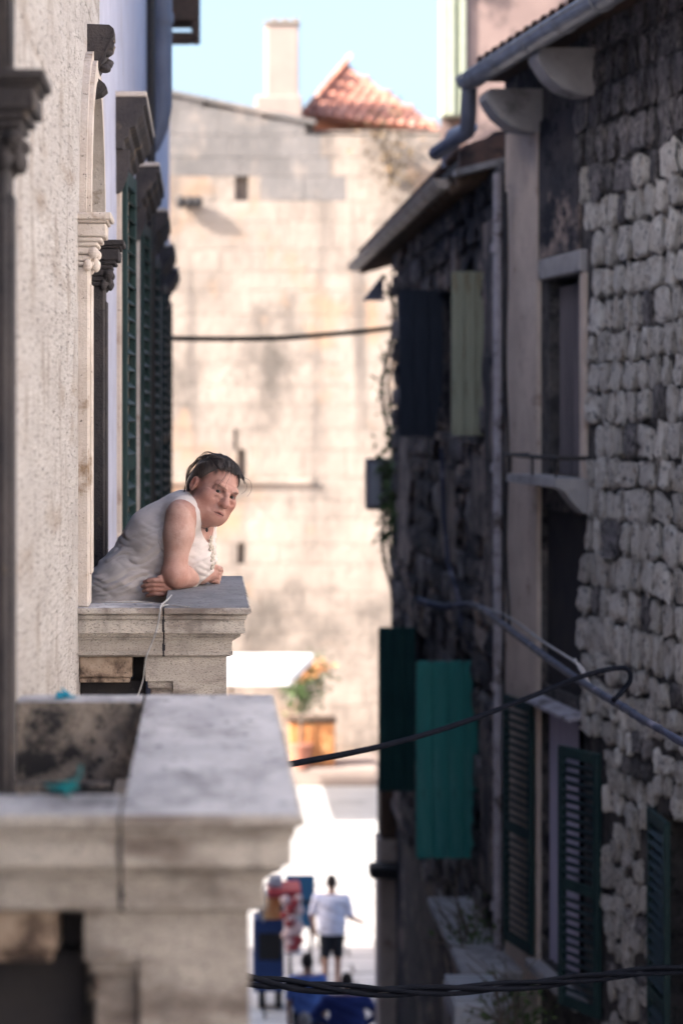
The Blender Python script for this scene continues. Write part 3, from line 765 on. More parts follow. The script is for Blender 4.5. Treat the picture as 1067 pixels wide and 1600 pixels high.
# rubble stones
def stone_mesh(seed):
    bm = bmesh.new(); bmesh.ops.create_cube(bm, size=1.0)
    bmesh.ops.subdivide_edges(bm, edges=bm.edges, cuts=3, use_grid_fill=True)
    for f in [f for f in bm.faces if f.calc_center_median().y < -.49]: bm.faces.remove(f)
    for v in bm.verts:
        p = v.co.copy()
        x, z = p.x * 2, p.z * 2
        q = (abs(x) ** 5 + abs(z) ** 5) ** .2
        if q > 0: sc = min(1, .96 / max(q, .01)) if q > .96 else 1
        else: sc = 1
        v.co.x *= sc; v.co.z *= sc
        if p.y > .4:
            v.co.y = .5 - .16 * max(0, q - .4) ** 1.6 + .13 * noise.noise(V(p.x * 2.3 + seed * 9, p.z * 2.3, seed))
            v.co.x *= .93; v.co.z *= .93
        n = noise.noise_vector(V(p.x * 1.7 + seed * 11.3, p.y * 1.7, p.z * 1.7 + seed))
        n2 = noise.noise_vector(V(p.x * 4.1 + seed * 5.3, p.y * 3, p.z * 4.1 - seed))
        v.co += V(n.x * .18 + n2.x * .12, n.y * .18 + n2.y * .22, n.z * .17 + n2.z * .12)
    me = bpy.data.meshes.new('stone'); bm.to_mesh(me); bm.free()
    smooth(me, True, 55)
    return me
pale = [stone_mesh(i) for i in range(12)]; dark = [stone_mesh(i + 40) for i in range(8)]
for m_ in pale: m_.materials.append(M['stone'])
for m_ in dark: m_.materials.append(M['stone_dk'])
stones = []
z = -4.75
while z < 2.36:
    coarse = z > -1.55
    hgt = random.uniform(.16, .235) if coarse else random.uniform(.10, .165)
    s = 11.3 + random.uniform(0, .1)
    while s < 15.46:
        w = random.choice((.10, .12, .14, .17, .20, .25, .31)) * random.uniform(.85, 1.15) * (1 if coarse else .75)
        c = s + w / 2
        zc = z + hgt / 2 + (0.012 * math.sin(c * 2 + z) if coarse else random.uniform(-.035, .035))
        okay = True
        for hx in ((15.02, 16.6, -3.85, -2.0), (12.45, 14.02, -4.4, -2.22), (15.40, 16, -.66, 1.06)):
            if hx[0] < c + w * .35 and c - w * .35 < hx[1] and hx[2] < zc < hx[3]: okay = False
        if okay: stones.append((c, zc, w, hgt))
        s += w + random.uniform(.045, .105)
    z += hgt + .012
DARK_STONES = (pale, dark)
def vis(c): return 13.3 < c[0] < 15.6
stones.sort(key=lambda c: -(c[2] * c[3]) if vis(c) else 1)
rest = []
for i, (c, zc, w, hgt) in enumerate(stones):
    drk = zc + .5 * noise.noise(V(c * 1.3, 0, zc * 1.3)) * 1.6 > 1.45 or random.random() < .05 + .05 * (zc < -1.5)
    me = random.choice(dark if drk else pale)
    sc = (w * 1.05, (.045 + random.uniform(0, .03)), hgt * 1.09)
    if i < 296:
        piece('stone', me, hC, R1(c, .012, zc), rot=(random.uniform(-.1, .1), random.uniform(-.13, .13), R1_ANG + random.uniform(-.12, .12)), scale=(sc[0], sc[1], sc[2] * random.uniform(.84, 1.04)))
    else: rest.append((me, c, zc, sc, drk))
mb = MB()
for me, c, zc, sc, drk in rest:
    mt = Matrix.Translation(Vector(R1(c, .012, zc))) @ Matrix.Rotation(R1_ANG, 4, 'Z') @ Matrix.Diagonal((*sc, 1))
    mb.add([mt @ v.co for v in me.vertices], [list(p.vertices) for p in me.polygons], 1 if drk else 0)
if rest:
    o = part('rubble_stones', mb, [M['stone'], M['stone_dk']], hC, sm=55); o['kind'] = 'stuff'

# ================================================================== RIGHT: dark old house further on
hD = root('dark_house', (X2, 23, -9.05), 'dark weathered house with sage and green board shutters at the end of the alley', 'house')
w1 = (19.05, 22.3, -.17, 1.08); w2 = (19.6, 20.8, -3.6, -2.02); w3 = (24.05, 25.2, -3.85, -2.25)
D_END = 27.8
mb = MB()
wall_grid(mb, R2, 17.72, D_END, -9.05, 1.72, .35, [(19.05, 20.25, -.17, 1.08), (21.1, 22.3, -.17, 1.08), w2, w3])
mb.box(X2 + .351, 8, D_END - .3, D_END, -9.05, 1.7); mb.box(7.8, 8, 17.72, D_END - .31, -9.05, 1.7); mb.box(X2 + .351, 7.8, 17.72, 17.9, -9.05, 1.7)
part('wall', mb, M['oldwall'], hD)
for w in ((19.05, 20.25, -.17, 1.08), (21.1, 22.3, -.17, 1.08), w2, w3):
    a, b, z0, z1 = w
    mb = MB()
    for u0, u1, q0, q1 in ((a, a + .06, z0, z1), (b - .06, b, z0, z1), (a + .06, b - .06, z1 - .06, z1), (a + .06, b - .06, z0, z0 + .06)):
        mb.hexa(R2, u0, u1, -.2, -.14, q0, q1)
    o = part('window', mb, M['navy_wood'], hD)
    mb = MB(); mb.hexa(R2, a + .06, b - .06, -.18, -.17, z0 + .06, z1 - .06); part('pane', mb, M['glass'], o)
    mb = MB(); mb.cbox(R2, a - .08, b + .08, -.1, .07, z0 - .08, z0 - .002, .008); part('sill', mb, M['oldwall'], hD)
def board(px0, px1, py0, py1, Y, fm, sm_, nb, ang=0, label=None):
    a = P(px1, py1, Y); b = P(px0, py0, Y)
    w = a.x - b.x
    shutter(hD, (a.x, Y), (-math.cos(ang), math.sin(ang)), w / math.cos(ang), a.z, b.z, fm, sm_, solid=True, planks=nb, label=label)
board(705, 762, 424, 681, 18.95, M['sage'], M['sage'], 3, 0, 'pale sage board shutter standing open')
board(624, 692, 452, 682, 22.4, M['navy_wood'], M['navy_wood'], 3, .1, 'dark blue-grey board shutter standing open')
board(650, 747, 1033, 1341, 19.5, M['green'], M['green'], 4, 0, 'bright green board shutter standing open')
board(591, 648, 980, 1236, 24.0, M['green_shade'], M['green_shade'], 3, 0, 'green board shutter with the shade put into its colour')
# lower wing that carries the end of the alley: stone pier and dark doorway pieces
mb = MB()
a = P(640, 1312, 27.85); b = P(592, 2100, 27.85)
mb.cbox(lambda x, y, z: (x, y, z), b.x, X2 + .18, 27.85, 28.4, -9.05, a.z, .02)
jitter(mb, .02, 2)
part('stone_pier', mb, M['strip'], hD)
mb = MB()
mb.cbox(lambda x, y, z: (x, y, z), P(596, 0, 29.2).x, X2 + .4, 28.61, 29.39, -9.05, P(0, 1230, 29.2).z, .02)
part('low_wing', mb, M['oldwall'], hD)
mb = MB(); q = P(592, 1311, 27.85); mb.cbox(lambda x, y, z: (x, y, z), q.x + .02, X2 + .17, 27.83, 28.42, q.z + .005, P(0, 1228, 27.85).z, .02); part('pier_cap', mb, M['wood'], hD)
mb = MB(); q = P(577, 1372, 27.6); q2 = P(626, 1352, 27.6)
mb.cbox(lambda x, y, z: (x, y, z), q.x, q2.x, 27.5, 27.84, q.z, q2.z, .03); part('drain_spout', mb, M['iron'], hD)
# upper wing end wall beside the ivy
mb = MB(); mb.cbox(lambda x, y, z: (x, y, z), X2 + .0, X2 + .5, 28.43, 28.6, -9.0, -.3, .03); part('end_buttress', mb, M['oldwall'], hD)
mb = MB(); rnd = random.Random(21); z = -4.6
while z < 1.66:
    hgt = rnd.uniform(.17, .27); q = 17.8
    while q < D_END - .2:
        w = rnd.uniform(.25, .7); c = q + w / 2
        skip = any(a - .15 < c < b + .15 and z0 - .25 < z + hgt / 2 < z1 + .1 for a, b, z0, z1 in ((19.05, 20.25, -.17, 1.08), (21.1, 22.3, -.17, 1.08), w2, w3))
        if not skip and rnd.random() < .8:
            pl = rnd.random() < .22; me = rnd.choice(pale if pl else dark)
            mt = Matrix.Translation(Vector(R2(c, .005, z + hgt / 2))) @ Matrix.Rotation(math.pi / 2 + rnd.uniform(-.06, .06), 4, 'Z') @ Matrix.Diagonal((w * .98, .07 + rnd.uniform(0, .04), hgt * .98, 1))
            mb.add([mt @ v.co for v in me.vertices], [list(p.vertices) for p in me.polygons], 1 if pl else 0)
        q += w + .03
    z += hgt + .02
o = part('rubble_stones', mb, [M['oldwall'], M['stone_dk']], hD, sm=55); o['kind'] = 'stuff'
for k, (a, b, c, d) in enumerate(((17.95, 18.6, -1.6, 1.45), (20.6, 20.95, -.1, 1.5), (18.3, 19.4, -.95, -.35), (20.6, 22.2, -1.3, -.5), (23.0, 23.9, -.2, 1.2), (18.0, 18.7, -3.6, -2.2), (25.4, 26.6, -1.6, .2))):
    mb = MB(); n = 22
    e = [(a + .22 * noise.noise(V(k * 7, 0, j * .33)) * (b - a + .5), b + .22 * noise.noise(V(k * 7 + 3, 0, j * .33)) * (b - a + .5)) for j in range(n + 1)]
    for j in range(n):
        z0 = c + (d - c) * j / n; z1 = c + (d - c) * (j + 1) / n
        if e[j][1] - e[j][0] < .05: continue
        mb.hexa(lambda u, v, w: R2(e[j][0] + (e[j + 1][0] - e[j][0]) * w + u * ((e[j][1] - e[j][0]) + ((e[j + 1][1] - e[j + 1][0]) - (e[j][1] - e[j][0])) * w), v, z0 + (z1 - z0) * w), 0, 1, -.01, .062 + .004 * (k % 3), 0, 1)
    part('render_patch', mb, M['patch'], hD)
# eaves, gutter, verge
gutter(hD, V(1.90, 19.2, 1.86), V(1.90, 30.6, 1.86), .08, M['gut_tan'])
mb = MB(); mb.prism(lambda u, a, b: (a, u, b), [(1.92, 1.86), (2.26, 2.10), (2.9, 2.2), (2.9, 2.24), (2.2, 2.14), (1.92, 1.92)], 18.4, 30.5); jitter(mb, .0, 1); part('eaves_board', mb, M['soot_shade'], hD)  # near-black board; the dark void under the eaves is in its colour
mb = MB(); mb.prism(lambda u, a, b: (a, u, b), [(1.95, 1.94), (4.9, 2.95), (7.9, 1.95), (7.9, 1.85), (4.9, 2.85), (1.95, 1.87)], 18.4, 30.5); part('roof', mb, M['old_tile'], hD)
rfm = MB(); rfm.prism(lambda u, a, b: (a, u, b), [(0, -.005), (.5, .145), (.5, .065), (.03, -.07), (0, -.06)], -.04, .04); rfme = rfm.mesh('rafter'); rfme.materials.append(M['wood'])
for k in range(24): piece('rafter', rfme, hD, (1.93, 18.6 + k * .5, 1.80))
for k in range(52):
    for j in range(1):
        piece('roof_tile', tile_me, hD, (1.93, 18.5 + k * .228, 1.96), rot=(math.radians(17), 0, -math.pi / 2))
# verge course of brick facing the camera under the swan neck
mb = MB()
a = P(715, 262, 18.4); b = P(800, 215, 18.4)
mb.prism(lambda u, p, q: (p, u, q), [(a.x, a.z - .03), (b.x + .1, a.z + .11), (b.x + .1, a.z + .30), (a.x + .1, a.z + .18), (a.x, a.z + .10)], 18.25, 18.39)
part('verge_brick', mb, M['old_tile'], hD)
mb = MB(); mb.prism(lambda u, p, q: (p, u, q), [(a.x - .04, a.z - .08), (b.x + .1, a.z + .055), (b.x + .1, a.z + .108), (a.x - .04, a.z - .032)], 18.2, 18.39)
part('verge_slab', mb, M['corbel'], hD)
mb = MB(); q0 = P(565, 470, 28.6); q1 = P(596, 430, 28.6)
mb.prism(lambda u, p, q: (p, u, q), [(q0.x, q0.z), (q1.x, q0.z), (q1.x, q1.z)], 28.3, 28.6); part('gutter_spout', mb, M['pipe_bl'], hD)
# ledge canopy above the air conditioner
mb = MB()
mb.cbox(lambda x, y, z: (x, y, z), 1.80, X2 + .05, 17.0, 19.6, -4.0, -3.92, .015)
part('ledge', mb, M['corbel'], hD)
mb = MB(); mb.cbox(lambda x, y, z: (x, y, z), 1.86, X2 + .05, 17.1, 19.5, -9.0, -4.001, .015); part('porch', mb, M['oldwall'], hD)
mb = MB(); mb.tube([P(690, 700, 21), P(693, 800, 21), P(700, 880, 20.7), P(715, 925, 20.4), P(722, 980, 20.2), P(738, 1020, 20), P(748, 1030, 19.6)], .02, 8); part('cable', mb, M['cable_bl'], hD, sm=60)

# ================================================================== END OF THE SQUARE: big sunlit wall house
hE = root('ashlar_house', (3, 61, -9.05), 'tall sunlit ashlar stone house closing the square with tiled roof and chimney', 'house')
YE = 61.0
xb = (490 - VX) / F * YE                # the corner between the two wall planes
def topz(x):
    if x < xb: return 8.0 + (x - (275 - VX) / F * YE) * (-.735 / (xb - (275 - VX) / F * YE))
    return 7.12 - .02 * (x - xb)
mb = MB()
mb.add([(-7, YE + .3, -9.05), (xb, YE + .3, -9.05), (xb, YE + .3, topz(xb - .01)), (-7, YE + .3, topz(-7)),
        (-7, YE + 9, -9.05), (xb, YE + 9, -9.05), (xb, YE + 9, topz(xb - .01)), (-7, YE + 9, topz(-7))],
       [(0, 1, 2, 3), (5, 4, 7, 6), (0, 3, 7, 4), (1, 5, 6, 2), (3, 2, 6, 7)])
mb.box(xb, 9, YE + .7, YE + 9, -9.05, 7.08)
part('wall', mb, M['ash_joint'], hE)
niches = [P(378, 290, YE), P(378, 716, YE), P(377, 866, YE), P(325, 702, YE), P(372, 690, YE)]
nsz = [(.34, .5), (.22, .3), (.2, .5), (.2, .3), (.2, .3)]
bmesh_cache = {}
def block_me(w, h, mt):
    k = (round(w, 2), round(h, 2), mt)
    if k not in bmesh_cache:
        m_ = MB(); m_.cbox(lambda x, y, z: (x, y, z), -w / 2, w / 2, 0, .31, -h / 2, h / 2, .008)
        me = m_.mesh('block'); me.materials.append(M[mt]); bmesh_cache[k] = me
    return bmesh_cache[k]
cnt = 0
z = -9.05; row = 0
while z < 8.6:
    h = (.62, .48, .56, .70, .52)[row % 5]
    for sec, (xa, xe, yy) in enumerate(((-2.6, 6.8, YE),)):
        x = xa - (.55 if row % 2 else 0)
        x = max(x, xa) if sec else x
        while x < xe - .02:
            w = (.95, 1.2, 1.08)[(row + int(x * 3)) % 3]
            if x == xa and row % 2: w = .55
            w = min(w, xe - x)
            if xe - x - w < .25: w = xe - x
            cx = x + w / 2; hh = h
            if z + h > topz(cx): hh = topz(cx) - z
            if hh > .12 and cnt < 297:
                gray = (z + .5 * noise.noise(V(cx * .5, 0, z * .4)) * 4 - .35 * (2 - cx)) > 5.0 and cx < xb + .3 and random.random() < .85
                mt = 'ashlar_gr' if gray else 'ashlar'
                nh = None
                for q, sz in zip(niches, nsz):
                    if sec == 0 and x < q.x < x + w and z < q.z < z + hh: nh = (q, sz)
                spans = [(x, x + w)]
                if nh:
                    q, sz = nh; l = max(x + .06, q.x - sz[0] / 2); r_ = min(x + w - .06, q.x + sz[0] / 2)
                    spans = [(x, l), (r_, x + w)]
                for a, b in spans:
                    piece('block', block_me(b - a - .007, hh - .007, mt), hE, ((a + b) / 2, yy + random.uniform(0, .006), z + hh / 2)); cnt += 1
            x += w
    z += h; row += 1
print('blocks', cnt)
# sloping coping, string course, plinth
mb = MB()
xa = -3
mb.add([(xa, YE - .08, topz(xa) + .005), (xb + .05, YE - .08, topz(xb - .01) + .005), (xb + .05, YE + 1, topz(xb - .01) + .005), (xa, YE + 1, topz(xa) + .005),
        (xa, YE - .08, topz(xa) + .12), (xb + .05, YE - .08, topz(xb - .01) + .12), (xb + .05, YE + 1, topz(xb - .01) + .12), (xa, YE + 1, topz(xa) + .12)],
       [(0, 1, 5, 4), (1, 2, 6, 5), (2, 3, 7, 6), (3, 0, 4, 7), (4, 5, 6, 7), (0, 3, 2, 1)])
part('coping', mb, M['ashlar_gr'], hE)
mb = MB(); q = P(0, 752, YE); mb.cbox(lambda x, y, z: (x, y, z), -2.6, xb, YE - .10, YE + .02, q.z - .06, q.z + .06, .02); part('string_course', mb, M['ashlar'], hE)
mb = MB(); mb.cbox(lambda x, y, z: (x, y, z), -2.6, 6.8, YE - .06, YE + .02, -9.05, -8.62, .02); part('plinth', mb, M['chim'], hE)
# chimney
mb = MB()
a, b = P(400, 0, 61.5), P(472, 0, 61.5)
mb.cbox(lambda x, y, z: (x, y, z), a.x, b.x, 61.4, 62.6, 6.9, P(0, 150, 61.5).z, .03)
a2, b2 = P(416, 0, 61.5), P(467, 0, 61.5)
mb.cbox(lambda x, y, z: (x, y, z), a2.x, b2.x, 61.5, 62.4, P(0, 151, 61.5).z, P(0, 38, 61.5).z, .03)
ch = part('chimney', mb, M['chim'], hE)
mb = MB(); mb.cbox(lambda x, y, z: (x, y, z), a2.x - .04, b2.x + .04, 61.45, 62.45, P(0, 38, 61.5).z + .003, P(0, 32, 61.5).z, .02)
for k in range(3):
    x = a2.x + .15 + k * .27; mb.box(x, x + .14, 61.6, 62.3, P(0, 32, 61.5).z, P(0, 26, 61.5).z)
part('chimney_cap', mb, M['ash_joint'], ch)
# hipped roof of individual tiles
A = P(535, 110, 66.0); Lf = P(474, 182, 62.2); Rt = P(684, 208, 62.2); Lb = V(Lf.x - .3, 69.5, Lf.z)
mb = MB(); Rb = V(Rt.x, 69.5, Rt.z)
mb.add([A, Lf, Rt, Lb, Rb], [(0, 1, 2), (0, 3, 1), (0, 2, 4), (0, 4, 3), (1, 3, 4, 2)])
rf = part('roof', mb, M['tile'], hE)
tm = MB()
for k in range(6):
    a0, a1 = math.pi * k / 6, math.pi * (k + 1) / 6
    AA = [V(.13 * math.cos(a) * (1 - .12 * (y > 0)), y, .085 * math.sin(a) + d) for a in (a0, a1) for d in (0, .03) for y in (0, .62)]
    tm.add(AA, [(0, 1, 5, 4), (2, 6, 7, 3), (0, 2, 3, 1), (4, 5, 7, 6), (0, 4, 6, 2), (1, 3, 7, 5)])
tile2 = tm.mesh('roof_tile'); tile2.materials.append(M['tile'])
def tile_slope(p0, p1, apex, du=.27, dv=.5):
    e = (p1 - p0); Lw = e.length; ex = e.normalized()
    up = (apex - p0) - ex * (apex - p0).dot(ex); Hh = up.length; ey = up.normalized(); ez = ex.cross(ey)
    xa = (apex - p0).dot(ex)
    mrot = Matrix((ex, ey, ez)).transposed().to_euler()
    n = 0; v = 0
    while v < Hh - .2:
        lo = xa * v / Hh; hi = Lw - (Lw - xa) * v / Hh
        u = lo + du * .5
        while u < hi:
            piece('roof_tile', tile2, rf, p0 + ex * u + ey * v + ez * (.02 + .0 * v), rot=mrot); n += 1
            u += du
        v += dv
    return n
n1 = tile_slope(Lf, Rt, A); n2 = tile_slope(Lb, Lf, A)
print('tiles', n1, n2)
for a, b in ((Lf, A), (Rt, A)):
    mb = MB(); mb.tube([a + (b - a) * (k / 10) + V(0, -.02, .05) for k in range(11)], .11, 8); part('ridge_tile', mb, M['tile'], rf, sm=50)
mb = MB(); mb.cbox(lambda x, y, z: (x, y, z), Lf.x, Rt.x + .1, 61.4, 62.3, 7.085, Lf.z - .01 if Lf.z < Rt.z else Rt.z - .03, .02); part('eaves_cornice', mb, M['ashlar'], hE)
# wall bracket lamp cluster on the big wall
mb = MB()
for px in (283, 297, 309):
    q = P(px, 316, YE - .25); mb.ball(q, (.13, .16, .16), 6)
q = P(280, 318, YE); q2 = P(312, 318, YE); mb.tube([V(q.x, YE - .1, q.z), V(q2.x, YE - .1, q.z)], .05, 8); mb.tube([V((q.x + q2.x) / 2, YE - .1, q.z), V((q.x + q2.x) / 2, YE + .02, q.z)], .05, 8)
solo('flood_lamp', mb, M['iron'], P(297, 318, YE), 'cluster of small dark lamps bracketed high on the sunlit wall', 'lamp', sm=50)

# ================================================================== UPPER RIGHT: pink rendered building
hF = root('pink_building', (7, 42, -9.05), 'taller pink stained building with pale green window frame above the right roofs', 'building')
YF = 40.0
xa = P(727, 0, YF).x
mb = MB(); mb.prism(lambda u, a, b: (a, b, u), [(xa, YF), (12, YF), (12, YF + 6), (xa + 1.3, YF + 6)], -9.05, 12); part('wall', mb, M['pink'], hF)
x0 = P(690, 0, YF).x
for k, (u0, u1, d) in enumerate(((0, .30, 0), (.33, .55, .08), (.58, .74, .03), (.77, 1, .10))):
    mb = MB(); mb.cbox(lambda x, y, z: (x, y, z), x0 + (xa - x0) * u0, x0 + (xa - x0) * u1, YF + .02 - d, YF + .4, P(0, 180, YF).z, 12, .01); part('frame_post', mb, M['green_frame'], hF)
mb = MB(); mb.prism(lambda u, a, b: (a, b, u), [(x0 + .02, YF + .41), (xa - .001, YF + .41), (xa + 3, YF + 5.9), (x0 + .9, YF + 5.9)], -9.05, 11.9); part('side_wall', mb, M['pink'], hF)

# ================================================================== vegetation
def leaves(mb, centers, n, spread, size, seed):
    rnd = random.Random(seed)
    for c in centers:
        for _ in range(n):
            p = Vector(c) + V(rnd.gauss(0, spread[0]), rnd.gauss(0, spread[1]), rnd.gauss(0, spread[2]))
            a = V(rnd.uniform(-1, 1), rnd.uniform(-1, 1), rnd.uniform(-1, 1)).normalized(); b = a.orthogonal().normalized(); s = size * rnd.uniform(.6, 1.3)
            mb.add([p - a * s, p + b * s * .5, p + a * s, p - b * s * .5], [(0, 1, 2, 3)])
iv = root('ivy_plant', (2.2, 28.4, -3), 'straggling ivy hanging at the far corner of the dark house', 'plant')
mb = MB(); pts = [P(606 + 10 * math.sin(k * 1.1), 440 + k * 40, 28.7) for k in range(14)]
mb.tube(pts, .025, 6); mb.tube([p + V(.08, .1, 0) for p in pts], .02, 6); part('stem', mb, M['twig'], iv)
mb = MB(); leaves(mb, pts[:11], 11, (.05, .12, .14), .05, 3); leaves(mb, [P(625, 780, 28), P(628, 840, 28), P(622, 720, 28), P(615, 760, 28.5)], 110, (.09, .2, .22), .07, 5)
o = part('foliage', mb, M['leaf'], iv); o['kind'] = 'stuff'
rp = root('wall_plant', P(610, 260, 60.5), 'dry brown bush growing from the top of the sunlit wall', 'plant')
mb = MB()
for k in range(9):
    q = P(608, 285, 60.9); e = P(585 + k * 7, 200 + (k % 3) * 22, 60.5)
    mb.tube([q, (q + e) / 2 + V(.1 * math.sin(k), 0, .15), e], [.03, .02, .01], 5)
part('branch', mb, M['twig'], rp)
mb = MB(); leaves(mb, [P(590, 215, 60.4), P(612, 240, 60.4), P(622, 275, 60.4), P(600, 190, 60.4)], 40, (.3, .2, .3), .10, 9); o = part('foliage', mb, M['leaf_br'], rp); o['kind'] = 'stuff'
for nm, cx, cy, yy, lab, sd in (('dry_plant', 735, 1440, 18.0, 'tangled dry twigs growing over the grey ledge', 4), ('dry_plant', 800, 1560, 15.8, 'dry twigs hanging by the lower green shutter sill', 8)):
    rr = root(nm, P(cx, cy + 40, yy), lab, 'plant'); rnd = random.Random(sd); mb = MB()
    for k in range(26):
        q = P(cx + rnd.uniform(-20, 20), cy + 55, yy + rnd.uniform(-.3, .3)); e = P(cx + rnd.uniform(-75, 55), cy + rnd.uniform(-90, 40), yy + rnd.uniform(-.5, .5))
        mb.tube([q, (q + e) / 2 + V(rnd.uniform(-.1, .1), 0, rnd.uniform(0, .12)), e], [.006, .005, .003], 4)
    part('twigs', mb, M['twig'], rr)
    mb = MB(); leaves(mb, [P(cx + rnd.uniform(-30, 30), cy + rnd.uniform(-10, 50), yy) for _ in range(6)], 30, (.1, .2, .08), .03, sd); o = part('foliage', mb, M['leaf'], rr); o['kind'] = 'stuff'

# ================================================================== fixtures on the right
ac = root('air_conditioner', (1.85, 16.4, -4.6), 'grey outdoor air conditioner with ribbed top below the ledge', 'air conditioner')
mb = MB(); idn = lambda x, y, z: (x, y, z)
mb.cbox(idn, 1.66, 2.05, 16.1, 16.85, -4.62, -3.93, .02); part('casing', mb, M['acgrey'], ac)
rb = MB(); rb.cbox(idn, -.19, .19, -.022, .022, 0, .02, .004); rme = rb.mesh('rib'); rme.materials.append(M['acgrey'])
for k in range(9): piece('rib', rme, ac, (1.855, 16.15 + k * .082, -3.929))
mb = MB(); mb.cbox(idn, 1.64, 1.659, 16.25, 16.7, -4.5, -4.05, .008); part('grille', mb, M['boxgrey'], ac)
mb = MB(); mb.cbox(idn, 1.70, 2.02, 16.08, 16.099, -4.58, -4.0, .008); part('side_panel', mb, M['acgrey'], ac)
for y in (16.25, 16.7):
    mb = MB(); mb.prism(lambda u, a, b: (a, u, b), [(1.68, -4.625), (2.3, -4.625), (2.3, -4.95), (2.24, -4.95), (2.2, -4.68), (1.68, -4.66)], y - .02, y + .02); part('bracket', mb, M['iron'], ac)
bx = root('utility_box', P(589, 790, 28.8), 'grey metal box fixed on the corner beside the ivy', 'box')
a, b = P(571, 796, 28.8), P(609, 716, 28.8)
mb = MB(); mb.cbox(idn, a.x, b.x, 28.6, 28.95, a.z, b.z, .02); part('casing', mb, M['boxgrey'], bx)
mb = MB(); mb.cbox(idn, a.x + .03, b.x - .12, 28.57, 28.599, a.z + .05, b.z - .05, .008); part('door', mb, M['acgrey'], bx)
mb = MB(); mb.tube([V(b.x - .02, 28.75, a.z + .15), V(b.x + .3, 28.75, a.z + .15)], .025, 8); mb.tube([V(b.x - .02, 28.75, b.z - .15), V(b.x + .3, 28.75, b.z - .15)], .025, 8); part('bracket', mb, M['iron'], bx)

# ================================================================== cables
def spline(ctrl, n=14):
    pts = []
    c = [ctrl[0]] + ctrl + [ctrl[-1]]
    for i in range(1, len(c) - 2):
        p0, p1, p2, p3 = c[i - 1], c[i], c[i + 1], c[i + 2]
        for k in range(n):
            t = k / n
            pts.append(.5 * ((2 * p1) + (p2 - p0) * t + (2 * p0 - 5 * p1 + 4 * p2 - p3) * t * t + (3 * p1 - p0 - 3 * p2 + p3) * t ** 3))
    pts.append(ctrl[-1]); return pts
mb = MB(); mb.tube(spline([P(200, 524, 26), P(275, 529, 26.5), P(420, 529, 27), P(520, 522, 27.5), P(600, 514, 28), P(660, 505, 28.5)]), .028, 8)
solo('overhead_cable', mb, M['cable'], P(420, 529, 27), 'dark cable sagging across in front of the sunlit wall', 'cable', sm=60)
mb = MB(); mb.tube(spline([P(380, 1207, 8.6), P(460, 1193, 9), P(600, 1165, 9.8), P(720, 1130, 10.4), P(830, 1088, 11), P(905, 1058, 11.3), P(955, 1045, 11.4), P(980, 1046, 11.4), P(984, 1062, 11.4), P(972, 1080, 11.4), P(958, 1094, 11.3)]), .0125, 8)
solo('black_cable', mb, M['cable'], P(720, 1130, 10.4), 'thin black cable rising to a looped end on the right', 'cable', sm=60)
mb = MB()
base = spline([P(655, 938, 19), P(690, 948, 18.6), P(738, 946, 18), P(775, 968, 16.5), P(830, 1010, 14.5), P(900, 1060, 12.6), P(960, 1097, 11.4), P(1010, 1128, 10.6), P(1075, 1165, 10), P(1200, 1240, 9)])
mb.tube(base, [.030 - .016 * i / len(base) for i in range(len(base))], 8)
tw = [p + V(.012 * math.cos(i * .5), 0, .012 * math.sin(i * .5)) for i, p in enumerate(base)]
mb.tube(tw[28:], .009, 6)
for i in (80, 84, 88, 92): 
    if i < len(base): mb.ball(base[i], .022, 6)
solo('bundled_cable', mb, M['cable_bl'], P(900, 1060, 12.6), 'thick blue-grey bundled cable sloping down to the right edge', 'cable', sm=60)
mb = MB()
ctr = spline([P(300, 1518, 7.4), P(395, 1532, 7.7), P(480, 1541, 8), P(600, 1549, 8.5), P(720, 1546, 9), P(850, 1536, 9.5), P(960, 1523, 10), P(1075, 1513, 10.4)], 20)
for k, (r_, ph) in enumerate(((.010, 0), (.009, 2.1), (.009, 4.2))):
    mb.tube([p + V(.0, .014 * math.cos(i * .11 + ph), .014 * math.sin(i * .11 + ph)) for i, p in enumerate(ctr)], r_, 8)
solo('twisted_cable', mb, M['cable'], P(700, 1546, 9), 'three twisted black cables crossing low over the street', 'cable', sm=60)

mb = MB(); mb.tube(spline([P(740, 944, 18), P(790, 962, 16.6), P(850, 1004, 14.6), P(905, 1040, 12.9), P(915, 1062, 12.6)]), .008, 6); mb.tube(spline([P(898, 1030, 12.7), P(908, 1050, 12.5), P(930, 1078, 12), P(962, 1098, 11.4)]), .006, 6)
solo('loose_wire', mb, M['cord'], P(850, 1004, 14.6), 'thin frayed pale wire running beside the thick bundled cable', 'wire', sm=60)
mb = MB(); mb.tube(spline([P(790, 300, 17.3), P(792, 420, 17.3), P(789, 560, 17.2), P(793, 700, 17.3), P(790, 850, 17.3), P(796, 980, 17.2)]), .012, 6)
solo('wall_wire', mb, M['iron'], P(790, 560, 17.2), 'thin dark wire running down beside the white downpipe', 'wire', sm=60)
